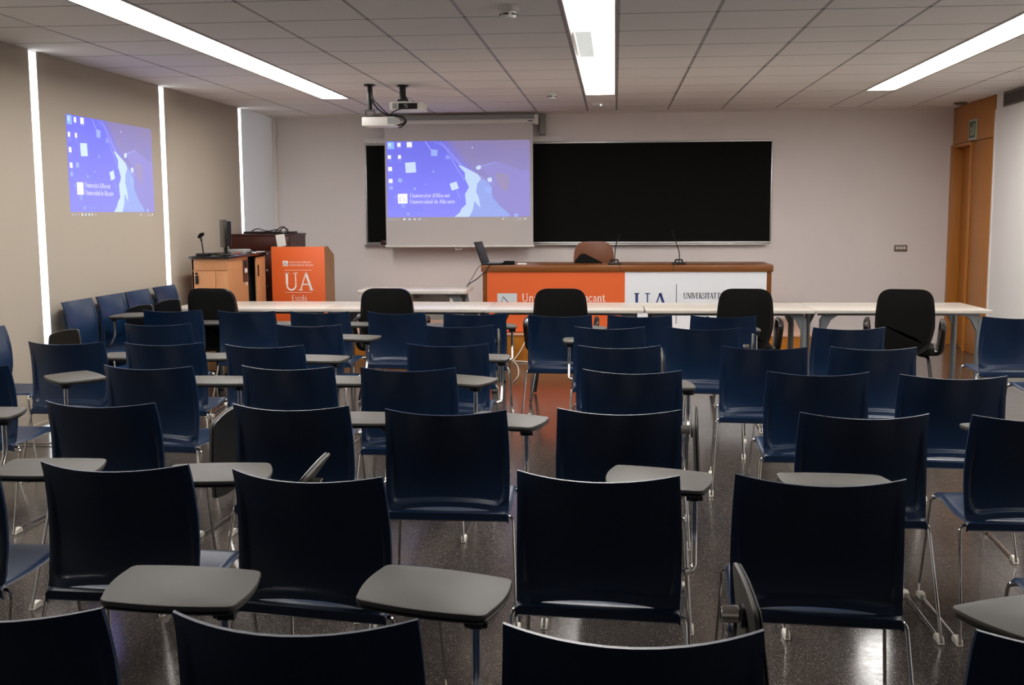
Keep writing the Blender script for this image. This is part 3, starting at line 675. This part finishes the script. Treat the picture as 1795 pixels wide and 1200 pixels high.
tag(MB().tube(crom([(-3.86, 10.50, 1.178), (-3.76, 10.55, 1.18), (-3.72, 10.62, 1.19), (-3.80, 10.66, 1.178), (-3.72, 10.72, 1.18)], 6), .005, 6).build('red_cable', M['red']), 'coiled red cable on the black worktop', 'cable')
tag(MB().tube(crom([(-3.74, 10.74, 1.178), (-3.68, 10.84, 1.19), (-3.73, 10.95, 1.2), (-3.68, 11.0, 1.178), (-3.75, 10.92, 1.178)], 6), .006, 6).build('black_cable', M['black']), 'coiled black cable beside the papers on the worktop', 'cable')
tag(MB().box(-.07, .07, -.16, .16, 0, .018).build('keyboard', M['black'], bev=.004, loc=(-3.92, 10.6, 1.172)), 'flat black keyboard on the cabinet worktop', 'keyboard')

dc = thing('equipment_cabinet', 'dark mahogany equipment cabinet behind the orange lectern', 'cabinet', (-3.85, 11.6, 0))
MB().box(-.335, .335, .02, .62, .03, 1.335).build('body', M['mahogany'], dc)
MB().box(-.34, .34, 0, .64, 1.335, 1.355).build('top', M['mahogany'], dc, bev=.003)
dr = MB().box(-.33, .33, 0, .02, .05, 1.175).build('door', M['mahogany'], dc, bev=.002)
MB().box(-.33, .33, 0, .02, 1.18, 1.33).build('upper_panel', M['mahogany'], dc, bev=.002)
MB().box(-.32, .32, .03, .6, 0, .03).build('plinth', M['dark_slot'], dc)
for zz in (1.14, .96, .785):
    o = MB().lathe([(.009, 0), (.012, .012), (.006, .018)], 0, 0, 0, 12).build('stud', M['alu'], dr, loc=(.08, 0, zz)); o.rotation_euler = (PI / 2, 0, 0)
o = tag(MB().box(-.28, .28, -.09, .09, 0, .025).build('cable_tray', M['black'], bev=.004, loc=(-3.80, 11.85, 1.355)), 'black flat rack unit lying on top of the dark cabinet', 'device')
for k, P in enumerate(([(-3.98, 11.75, 1.385), (-3.9, 11.72, 1.41), (-3.8, 11.74, 1.385), (-3.68, 11.70, 1.40), (-3.6, 11.72, 1.365)], [(-3.72, 11.78, 1.385), (-3.64, 11.74, 1.43), (-3.58, 11.68, 1.42), (-3.56, 11.64, 1.37), (-3.62, 11.62, 1.38)], [(-3.66, 11.7, 1.37), (-3.60, 11.66, 1.42), (-3.54, 11.64, 1.40), (-3.55, 11.62, 1.362)])):
    tag(MB().tube(crom(P, 6), .006, 6).build('loose_cable', M['black']), ('long black cable trailing across the dark cabinet top', 'looped black cable standing up on the dark cabinet top', 'short black cable by the right edge of the dark cabinet top')[k], 'cable', 'cables on the dark cabinet')
o = tag(MB().box(-.05, .05, -.001, .001, -.13, 0).build('paper_notice', M['paper'], loc=(-3.615, 11.592, 1.35)), 'white paper sheet hanging over the front of the dark cabinet', 'paper'); o.rotation_euler = (0, -.15, 0)

# ------------------------------------------------------------------ things on the desk, behind it, small table
lp = thing('laptop', 'black laptop seen from the side, lid open, on the desk corner', 'laptop', (-1.29, 11.78, 1.015), math.radians(-98))
MB().box(-.16, .16, -.115, .115, .004, .022).build('base', M['black'], lp, bev=.004)
MB().prism([(-.115, .018), (-.105, .022), (-.185, .245), (-.195, .241)], -.16, .16, 'x').build('lid', M['black'], lp)
MB().prism([(-.108, .032), (-.1075, .0322), (-.1815, .237), (-.182, .2365)], -.15, .15, 'x').build('display', M['laptop_lid'], lp)
MB().box(-.14, .14, -.05, .08, .022, .025).build('keys', M['grey_pl'], lp)
tag(MB().prism(rpoly([(-.06, -.03), (.06, -.03), (.055, .04), (-.05, .045)], .015, 4), 0, .04, 'z').build('black_case', M['black_cloth'], bev=.008, loc=(-1.13, 11.72, 1.015)), 'small black soft case beside the laptop', 'case')
tag(MB().box(-.05, .05, -.02, .02, 0, .018).build('white_adapter', M['white_pl'], bev=.005, loc=(-.99, 11.72, 1.015)), 'small white adapter on the desk right of the laptop', 'adapter')
tag(MB().tube(crom([(-1.33, 11.68, 1.02), (-1.33, 11.57, 1.02), (-1.36, 11.565, .97), (-1.45, 11.55, .88), (-1.56, 11.5, .80), (-1.58, 11.48, .70), (-1.57, 11.47, .55), (-1.55, 11.47, .30)], 6), .006, 6).build('laptop_cable', M['black']), 'black cable hanging from the laptop over the left end of the desk', 'cable')
tag(MB().tube(crom([(-1.40, 11.70, 1.02), (-1.44, 11.57, 1.0), (-1.50, 11.53, .90), (-1.56, 11.5, .78), (-1.54, 11.47, .62), (-1.52, 11.46, .30)], 6), .0035, 6).build('thin_cable', M['black']), 'thin dark cable hanging beside the thicker laptop cable', 'cable')
def goose(label, x, bend, top):
    t = thing('gooseneck_microphone', label, 'microphone', (x, 11.72, 1.015), 0, 'gooseneck microphones on the desk')
    MB().prism(rpoly([(-.075, -.05), (.075, -.05), (.06, .06), (-.06, .06)], .025, 5), 0, .022, 'z').build('base', M['black'], t, bev=.006)
    MB().tube(arc_pts([(-.035, .02, .02), (-.04, .0, .05), (.04, .0, .05), (.035, .02, .02)], .02), .008, 7).build('handle', M['black'], t)
    MB().tube(crom([(0, 0, .02), (.004, 0, .12), (bend * .35, -.01, .22), (bend, -.02, top)], 6), .0055, 7).build('neck', M['black'], t)
    MB().tube([(bend * .97, -.019, top - .01), (bend * 1.06, -.021, top + .02)], [.014, .016], 9).build('capsule', M['black_cloth'], t)
    MB().tube(crom([(.03 if bend > 0 else -.03, -.05, .006), (.05 * (1 if bend > 0 else -1), -.10, .004), (.06 * (1 if bend > 0 else -1), -.142, .004), (.062 * (1 if bend > 0 else -1), -.147, -.03), (.07 * (1 if bend > 0 else -1), -.147, -.06)], 5), .003, 6).build('cable', M['black'], t)
goose('thin gooseneck microphone beside the brown chair, leaning right', .0, .05, .30)
goose('taller gooseneck microphone at the middle of the desk, leaning left', .68, -.075, .35)
bc = thing('brown_chair', 'brown rounded chair behind the long desk', 'chair', (-.235, 12.62, .289), PI)
MB().prism(rpoly([(-.245, .50), (.245, .50), (.215, .955), (-.215, .955)], .14, 8), .16, .19, 'y').build('backrest', M['brown_leather'], bc, bev=.008)
MB().prism(rpoly([(-.23, -.26), (.23, -.26), (.23, .18), (-.23, .18)], .06, 6), .42, .46, 'z').build('seat', M['brown_leather'], bc, bev=.01)
MB().box(-.03, .03, .15, .175, .36, .60).box(-.03, .03, -.05, .175, .36, .385).build('back_support', M['black'], bc)
MB().tube([(0, 0, .06), (0, 0, .42)], .03, 12).build('column', M['black'], bc)
for k in range(5):
    a = k * 2 * PI / 5 + .3
    MB().tube([(0, 0, .09), (math.cos(a) * .18, math.sin(a) * .18, .05), (math.cos(a) * .27, math.sin(a) * .27, .02)], [.025, .02, .016], 8).build('leg', M['black'], bc)
tag(MB().prism([(-.16, 0), (.16, 0), (.13, .02), (-.05, .108), (-.09, .10), (-.14, .04)], -.03, .03, 'y').build('black_bag', M['black_cloth'], bev=.01, loc=(-.285, 12.05, 1.015)), 'black triangular folded bag lying on the desk before the brown chair', 'bag')

def table_legs(t, w, dpt, h, inset=.075):
    """four grey tubular legs with curved gussets"""
    for sx in (-1, 1):
        for sy in (-1, 1):
            x, y = sx * (w / 2 - (inset if sx < 0 else .075)), sy * (dpt / 2 - .09)
            lg = MB().tube([(x, y, .015), (x, y, h - .085)], .026, 14).build('leg', M['steel_grey'], t)
            MB().lathe([(.03, 0), (.03, .012), (.02, .018)], x, y, 0, 14).build('foot', M['black'], lg)
            pr = [(x - sx * .015, h - .20), (x + sx * .02, h - .20), (x + sx * .02, h - .09), (x - sx * .01, h - .035), (x - sx * .30, h - .0305), (x - sx * .28, h - .04), (x - sx * .13, h - .05), (x - sx * .07, h - .09), (x - sx * .035, h - .16)]
            MB().prism(pr, y - .018, y + .018, 'y').build('gusset', M['steel_grey'], lg)
tj = [-3.955, -2.55, -1.112, .258, 1.676, 3.13]
tyo = [.0, .02, -.01, -.055, -.02, .06]
names = ['white table at the window end of the front row', 'second white table from the windows, before the orange lectern', 'middle white table of the front row, before the orange banner', 'white table before the white banner of the desk', 'white table at the door end of the front row']
for k in range(5):
    a, b = tj[k], tj[k + 1]; w = b - a - .004
    yy = 9.345 + (tyo[k] + tyo[k + 1]) / 2
    rz = math.atan2(tyo[k + 1] - tyo[k], b - a) * .5
    t = thing('white_table', names[k], 'table', ((a + b) / 2, yy + .40, 0), rz, 'white tables in the front row')
    MB().box(-w / 2, w / 2, -.40, .40, .712, .74).build('tabletop', M['white_top'], t, bev=.003)
    table_legs(t, w, .80, .742, .42 if k == 0 else .075)
    MB().box(-w / 2 + .1, w / 2 - .1, -.02, .02, .66, .71).build('beam', M['steel_grey'], t)
st = thing('small_white_table', 'separate white table standing behind the row, left of the desk', 'table', (-2.03, 11.1, 0))
MB().box(-.55, .55, -.33, .33, .765, .80).build('tabletop', M['white_top'], st, bev=.003)
table_legs(st, 1.1, .66, .80)
MB().box(-.30, .30, .28, .295, .45, .735).build('modesty_panel', M['white_pl'], st, bev=.003)
MB().box(-.02, .02, -.05, .28, .70, .765).build('bracket', M['steel_grey'], st)
for k, (lab, P) in enumerate((('white cable curving down the platform front', [(-.90, 11.48, .30), (-.93, 11.47, .24), (-.98, 11.46, .13), (-1.05, 11.45, .03), (-1.08, 11.42, .008)]),
                ('white cable lying along the floor by the platform', [(-1.06, 11.40, .008), (-.98, 11.38, .012), (-.90, 11.36, .008), (-.78, 11.36, .008)]),
                ('white cable trailing over the floor toward the chairs', [(-1.05, 11.35, .008), (-.98, 11.0, .008), (-.92, 10.4, .008), (-.93, 9.95, .008)]))):
    tag(MB().tube(crom(P, 6), .007, 6).build('white_cable', M['white_cable']), lab, 'cable', 'white cables under the desk')

# ------------------------------------------------------------------ black armchairs at the white tables
def arm_meshes():
    me = {}
    out = rpoly([(-.15, .415), (.15, .415), (.225, .58), (.228, .74), (.20, .952), (-.20, .952), (-.228, .74), (-.225, .58)], .10, 8)
    def bent(mb, k=.35, y0=.0):   # wrap the back slightly around the sitter, lean it a little
        mb.v = [(x, y + k * x * x - (z - .5) * .16, z) for x, y, z in mb.v]; return mb
    n = len(out)
    me['shell'] = bent(MB().prism(out, -.022, .02, 'y')).mesh('back_shell', M['black_gloss'], bev=.018, seg=4)
    inn = [(x * .88, .69 + (z - .69) * .90) for x, z in out]
    me['panel'] = bent(MB().prism(inn, -.027, -.018, 'y')).mesh('back_panel', M['black_cloth'], bev=.004)
    me['cush'] = bent(MB().prism(inn, .018, .05, 'y')).mesh('back_cushion', M['black_cloth'], bev=.012, seg=2)
    me['seat'] = MB().prism(rpoly([(-.235, .02), (.235, .02), (.235, .47), (-.235, .47)], .07, 6), .415, .475, 'z').mesh('seat', M['black_cloth'], bev=.018, seg=3)
    sp = MB(); sp.tube([(0, .16, .408), (0, .05, .412), (0, .03, .47)], .022, 8, rx=1.6); me['spine'] = sp.mesh('back_support', M['black'])
    for s in (-1, 1):
        P = arc_pts([(s * .20, .20, .41), (s * .285, .16, .42), (s * .295, .03, .64), (s * .295, .08, .675), (s * .295, .32, .675), (s * .285, .33, .60), (s * .27, .26, .42), (s * .2, .24, .41)], .05, 4)
        me['arm%d' % s] = MB().tube(P, .017, 8, rx=1.5).mesh('armrest', M['black_gloss'])
        for f, (y1, y2) in (('r', (.10, -.06)), ('f', (.36, .47))):
            me['leg%d%s' % (s, f)] = MB().tube(arc_pts([(s * .12, (y1 + .2) / 2, .405), (s * .19, y1, .40), (s * .245, y2, .012)], .06, 5), .0125, 9).mesh('leg', M['black_gloss'])
    return me
AM = arm_meshes()
for lab, x, y, rz in (('black armchair at the window end of the white tables', -3.37, 8.93, -8), ('second black armchair from the windows, before the small white table', -1.885, 8.95, 2), ('black armchair before the orange banner of the desk', -.44, 8.95, 0),
                      ('black armchair before the right end of the white banner', 1.055, 8.95, -3), ('black armchair nearest the wooden door', 2.31, 8.92, -14)):
    t = thing('black_armchair', lab, 'armchair', (x, y, 0), math.radians(rz), 'black armchairs along the white tables')
    for k, nm in (('shell', 'back_shell'), ('panel', 'back_panel'), ('cush', 'back_cushion'), ('seat', 'seat'), ('spine', 'back_support'), ('arm-1', 'armrest'), ('arm1', 'armrest'), ('leg-1r', 'leg'), ('leg1r', 'leg'), ('leg-1f', 'leg'), ('leg1f', 'leg')): child(nm, AM[k], t)

# ------------------------------------------------------------------ the navy tablet chairs
def chair_meshes():
    me = {}
    us = [-1, -.97, -.93, -.905, -.88, -.855, -.82, -.74, -.66, -.55, -.4, -.2, 0, .2, .4, .55, .66, .74, .82, .855, .88, .905, .93, .97, 1]
    vs = [0, .02, .04, .055, .07, .085, .10, .14, .2, .3, .4, .5, .6, .7, .8, .9, .96, 1]
    def surf(u, v, off):
        hw = .236 + .004 * math.sin(min(v, .5) * PI) - .009 * max(0, (v - .3) / .7) ** 1.5
        zl = .438 + (.013 * max(0, 1 - (u / .74) ** 2) ** .8 if abs(u) < .74 else 0)
        zt = .83 - .011 * (1 - u * u)
        z = zl + v * (zt - zl)
        vv = (z - .44) / .39
        y = .036 * math.sin(PI * max(0, min(1, vv)) ** .8) - .08 * max(0, vv) ** 1.05 * (1 - u * u)
        y += -.02 * vv ** 3 + .02
        # the raised border that frames the back
        a_ = max(0, (1 - abs(u)) * .236 - .018); b_ = max(0, v * .39 - .022)      # metres inside the border
        rr = .03                                                               # rounded inner corners
        dd = min(a_, b_) if a_ > rr or b_ > rr else rr - math.hypot(rr - a_, rr - b_)
        e = max(0, min(1, dd / .012)); fade = 1 - max(0, min(1, (vv - .45) / .45))
        y -= (.009 * (1 - e * e * (3 - 2 * e)) + (.006 * math.exp(-((dd - .001) / .006) ** 2) if dd > -.01 else 0)) * fade
        return (u * hw, y + off, z)
    nu, nv = len(us), len(vs); mb = MB(); V = []; F = []
    for off in (0, .009):
        for v in vs:
            for u in us: V.append(surf(u, v, off if off == 0 else off + .002))
    q = nu * nv
    for j in range(nv - 1):
        for i in range(nu - 1):
            a = j * nu + i; F.append((a, a + 1, a + nu + 1, a + nu)); F.append((q + a, q + a + nu, q + a + nu + 1, q + a + 1))
    for i in range(nu - 1):
        F.append((i, q + i, q + i + 1, i + 1)); a = (nv - 1) * nu + i; F.append((a, a + 1, q + a + 1, q + a))
    for j in range(nv - 1):
        a = j * nu; F.append((a, a + nu, q + a + nu, q + a)); a = j * nu + nu - 1; F.append((a, q + a, q + a + nu, a + nu))
    mb.add(V, F); me['back'] = mb.mesh('backrest', M['shell'], sharp=50)
    # seat: dished sheet with rear lip and rolled front edge
    xs_ = [-1, -.96, -.88, -.7, -.4, 0, .4, .7, .88, .96, 1]
    prof = [(0.006, .398), (-.004, .404), (-.004, .430), (.006, .437), (.03, .437), (.08, .430), (.16, .425), (.25, .428), (.33, .438), (.38, .444), (.405, .441), (.418, .430), (.42, .414)]
    V = []; F = []
    for off in (0, 1):
        for (y, z) in prof:
            for u in xs_:
                dz = .010 * (u * u) * (1 if .05 < y < .36 else 0) * math.sin(PI * min(1, max(0, y / .4)))
                edge = -.010 if abs(u) == 1 else 0
                if off: V.append((u * .236 * .985, min(max(y, .01), .411), z - .011 + dz * .9 if .03 < y < .40 else z - .002))
                else: V.append((u * .238, y, z + dz + edge))
    nx, ny = len(xs_), len(prof); q = nx * ny
    for j in range(ny - 1):
        for i in range(nx - 1):
            a = j * nx + i; F.append((a, a + 1, a + nx + 1, a + nx)); F.append((q + a, q + a + nx, q + a + nx + 1, q + a + 1))
    for j in range(ny - 1):
        a = j * nx; F.append((a, a + nx, q + a + nx, q + a)); a = j * nx + nx - 1; F.append((a, q + a, q + a + nx, a + nx))
    for i in range(nx - 1):
        F.append((i, q + i, q + i + 1, i + 1)); a = (ny - 1) * nx + i; F.append((a, a + 1, q + a + 1, q + a))
    me['seat'] = MB().add(V, F).mesh('seat', M['shell'], sharp=50)
    r = .0062
    for s in (-1, 1):
        me['rl%d' % s] = MB().tube(arc_pts([(s * .17, .045, .408), (s * .250, .03, .412), (s * .274, -.105, .012)], .022, 5), r, 8).mesh('rear_leg', M['chrome'])
        me['fl%d' % s] = MB().tube(arc_pts([(s * .17, .36, .416), (s * .250, .395, .430), (s * .274, .44, .012)], .022, 5), r, 8).mesh('front_leg', M['chrome'])
        me['ra%d' % s] = MB().tube([(s * .274, -.105, .012), (s * .274, .44, .012)], r, 8).mesh('floor_rail', M['chrome'])
    me['cb1'] = MB().tube([(-.18, .045, .404), (.18, .045, .404)], r, 8).mesh('crossbar', M['chrome'])
    me['cb2'] = MB().tube([(-.18, .36, .410), (.18, .36, .410)], r, 8).mesh('crossbar', M['chrome'])
    me['clip'] = MB().prism([(-.035, 0), (.035, 0), (.030, .022), (.012, .03), (-.022, .024)], -.012, .012, 'x').mesh('glide', M['clip'], bev=.003, seg=1)
    padp = rpoly([(-.153, -.13), (.178, -.13), (.150, .13), (-.200, .13)], .035, 5, .010)
    for s in (1, -1):
        me['pad%d' % s] = MB().prism([(s * (x - .140), y + .092) for x, y in padp], .669, .683, 'z').mesh('tablet', M['pad'], bev=.004, seg=2)
        me['under%d' % s] = MB().prism([(s * (x * .985 - .140), y * .98 + .092) for x, y in padp], .660, .669, 'z').mesh('underside', M['black'], bev=.003, seg=1)
        me['post%d' % s] = MB().tube(arc_pts([(s * .245, .375, .425), (s * .275, .40, .43), (s * .275, .455, .52), (0 + s * .275, .455, .645)], .035, 5), .011, 10).mesh('tablet_post', M['chrome'])
        h = MB().box(s * .275 - .015, s * .275 + .015, .44, .47, .64, .662); h.tube([(s * .275 - .026, .455, .650), (s * .275 + .026, .455, .650)], .012, 12)
        me['hinge%d' % s] = h.mesh('tablet_hinge', M['black'], bev=.003, seg=1)
        h = MB().tube([(s * .25, .455, .652), (s * .292, .455, .652)], .021, 14); h.tube([(s * .275, .455, .60), (s * .275, .455, .645)], .014, 10)
        me['knuckle%d' % s] = h.mesh('tablet_hinge', M['chrome'], bev=.003, seg=1)
        me['wash%d' % s] = MB().tube([(s * .296, .455, .648), (s * .306, .455, .648)], .028, 16).mesh('hinge_washer', M['black'])
        fold = [(y * .92, -x - .105) for x, y in padp]
        me['fold%d' % s] = MB().prism(fold, s * .026 - .006, s * .026 + .006, 'x').mesh('tablet', M['pad'], bev=.004, seg=2)
        me['foldu%d' % s] = MB().prism([(y * .98, (z + .105) * .985 - .105) for y, z in fold], s * .0355 - .004, s * .0355 + .004, 'x').mesh('underside', M['black'], bev=.003, seg=1)
    return me
CM = chair_meshes()
def chair(label, x, y, rz, tab=None, rot=0, z=0, group='navy tablet chairs in rows', tilt=0, off=(0, 0)):
    ox, oy = off
    t = thing('tablet_chair', label, 'chair', (x, y, z), math.radians(rz), group)
    for k, nm in (('back', 'backrest'), ('seat', 'seat'), ('rl-1', 'rear_leg'), ('rl1', 'rear_leg'), ('fl-1', 'front_leg'), ('fl1', 'front_leg'), ('cb1', 'crossbar'), ('cb2', 'crossbar')): child(nm, CM[k], t)
    for s in (-1, 1):
        ra = child('floor_rail', CM['ra%d' % s], t)
        child('glide', CM['clip'], ra, (s * .274, -.075, 0)); child('glide', CM['clip'], ra, (s * .274, .405, 0), (0, 0, PI))
    if tab:
        s = -1 if tab[0] == 'L' else 1
        child('tablet_post', CM['post%d' % s], t, (ox, oy, 0))
        if tab[1] == 'U':
            child('tablet_hinge', CM['hinge%d' % s], t, (ox, oy, 0))
            pd = child('tablet', CM['pad%d' % s], t, (s * .275 + ox, .455 + oy, 0), (math.radians(tilt), 0, math.radians(rot)))
            child('underside', CM['under%d' % s], pd)
        else:
            hg = child('tablet_hinge', CM['knuckle%d' % s], t, (ox, oy, 0)); child('hinge_washer', CM['wash%d' % s], hg)
            pd = child('tablet', CM['fold%d' % s], t, (s * .285 + ox, .455 + oy, .648), (0, math.radians(tilt), math.radians(rot)))
            child('underside', CM['foldu%d' % s], pd)
    return t
ORD = ['first', 'second', 'third', 'fourth', 'fifth', 'sixth', 'seventh', 'eighth', 'ninth']
ROWN = {'G': 'first row behind tables', 'F': 'second row behind tables', 'E': 'third row behind tables', 'D': 'fourth row behind tables',
        'C': 'third row from viewer', 'B': 'second row from viewer', 'A': 'row nearest viewer'}
rowsd = {
 'A': [(-1.185, 1.90, -3, 'RU', 0, 0), (-.583, 1.881, -.5, 'RU', -15, 0), (.035, 1.875, .5, 'RF', 4, -6, -.035, .10), (.868, 1.906, 0, 'RU', 22, 0)],
 'B': [(-2.10, 3.07, 0, 'RU', 5, 0), (-1.482, 3.056, -1.6, 'RU', 10, 0), (-.874, 2.974, -8.9, 'LF', 10, 36, .057, .09), (-.045, 3.032, -4, 'RU', -14, 0), (.572, 3.032, -3.9, 'RU', 2, 0), (1.46, 2.97, 0, None, 0, 0)],
 'C': [(-2.97, 4.08, 0, 'RU', 4, 0), (-2.026, 4.085, -3, 'RF', -8, 0, .035, -.045), (-1.248, 4.066, -2, 'RU', 2, 0), (-.632, 4.008, .6, 'RU', -22, 0), (.018, 4.058, -1.2, 'RF', -4, -3, 0, .055), (.913, 4.03, -.1, 'RU', 38, 0), (1.522, 4.016, 0, 'RU', 10, 0)],
 'D': [(-3.215, 5.09, -1, 'RU', -45, 0), (-2.28, 5.111, -4, 'RU', 4, 0), (-1.586, 5.136, -1.9, 'RU', 0, 0), (-.987, 5.12, .8, 'RU', -28, 0), (.084, 5.097, -2.5, 'RU', 4, 0), (.938, 5.088, -.9, None, 0, 0), (1.52, 5.013, -3.7, None, 0, 0)],
 'E': [(-3.202, 6.074, -.7, 'RU', 0, 0), (-2.6, 6.062, 3.4, 'RU', 0, 0), (-1.98, 5.986, -2.2, 'RU', -8, 0), (-.944, 6.089, 1.4, 'RU', -6, 0), (.028, 6.053, 2.1, 'RF', 0, 0, -.03, .15), (.821, 6.045, -4.5, None, 0, 0), (1.409, 6.056, .3, 'RF', 0, 0)],
 'F': [(-3.106, 7.151, 1.8, None, 0, 0), (-2.055, 7.139, -3.7, 'RU', -12, 0), (-1.02, 7.123, 7, 'RF', 0, 0, -.045, .10), (-.028, 7.066, 1, 'LU', 8, 0), (.566, 7.046, -7.5, 'RF', 0, 0), (1.497, 7.092, 5.9, None, 0, 0), (2.83, 6.98, 0, None, 0, 0)],
 'G': [(-3.438, 8.199, 2.6, 'RU', 0, 0), (-2.825, 8.136, -4.2, 'RU', 0, 0), (-2.239, 8.108, -1.1, 'RU', 0, 0), (-1.639, 8.064, -9.7, 'RU', 4, 0), (-1.032, 8.005, 5, 'RU', 0, 0), (-.393, 7.883, -2.7, 'RU', 0, 0), (.183, 7.893, -1.9, None, 0, 0), (.777, 7.87, -1.9, 'RU', 0, 0), (2.80, 7.863, -1, None, 0, 0)],
}
STATE = {'RU': 'with raised tablet', 'LU': 'with left-hand tablet', 'RF': 'with folded tablet', 'LF': 'with folded left-hand tablet', None: 'without tablet'}
for R, lst in rowsd.items():
    for i, (x, y, rz, tab, rot, tilt, *off) in enumerate(lst):
        chair('navy chair %s, %s from left in %s' % (STATE[tab], ORD[i], ROWN[R]), x, y, rz, tab, rot, 0, 'navy tablet chairs in rows', tilt, off or (0, 0))
# chairs along the window blinds, facing into the room (two-high stacks)
wl_ = ['nearest of the stacks by the blinds', 'second stack along the blinds', 'third stack along the blinds', 'stack closest to the white tables']
for k, (yy, tab) in enumerate(((7.945, None), (8.49, 'RU'), (8.995, 'RF'), (9.57, 'RF'))):
    x = -4.085
    chair('lower navy chair of the ' + wl_[k], x, yy, -90, 'RF' if k == 0 else None, 0, 0, 'navy chairs stacked along the blinds', 0, (0, -.40))
    chair('upper navy chair %s, %s' % ({'RF': 'with folded tablet', 'RU': 'with raised tablet', None: 'without tablet'}[tab], wl_[k]), x, yy, -90, tab, 0, .095, 'navy chairs stacked along the blinds', 0, (0, -.29))
chair('single navy chair against the blinds at the left edge of the picture', -4.10, 6.74, -88, None, 0, 0, 'navy chairs stacked along the blinds')
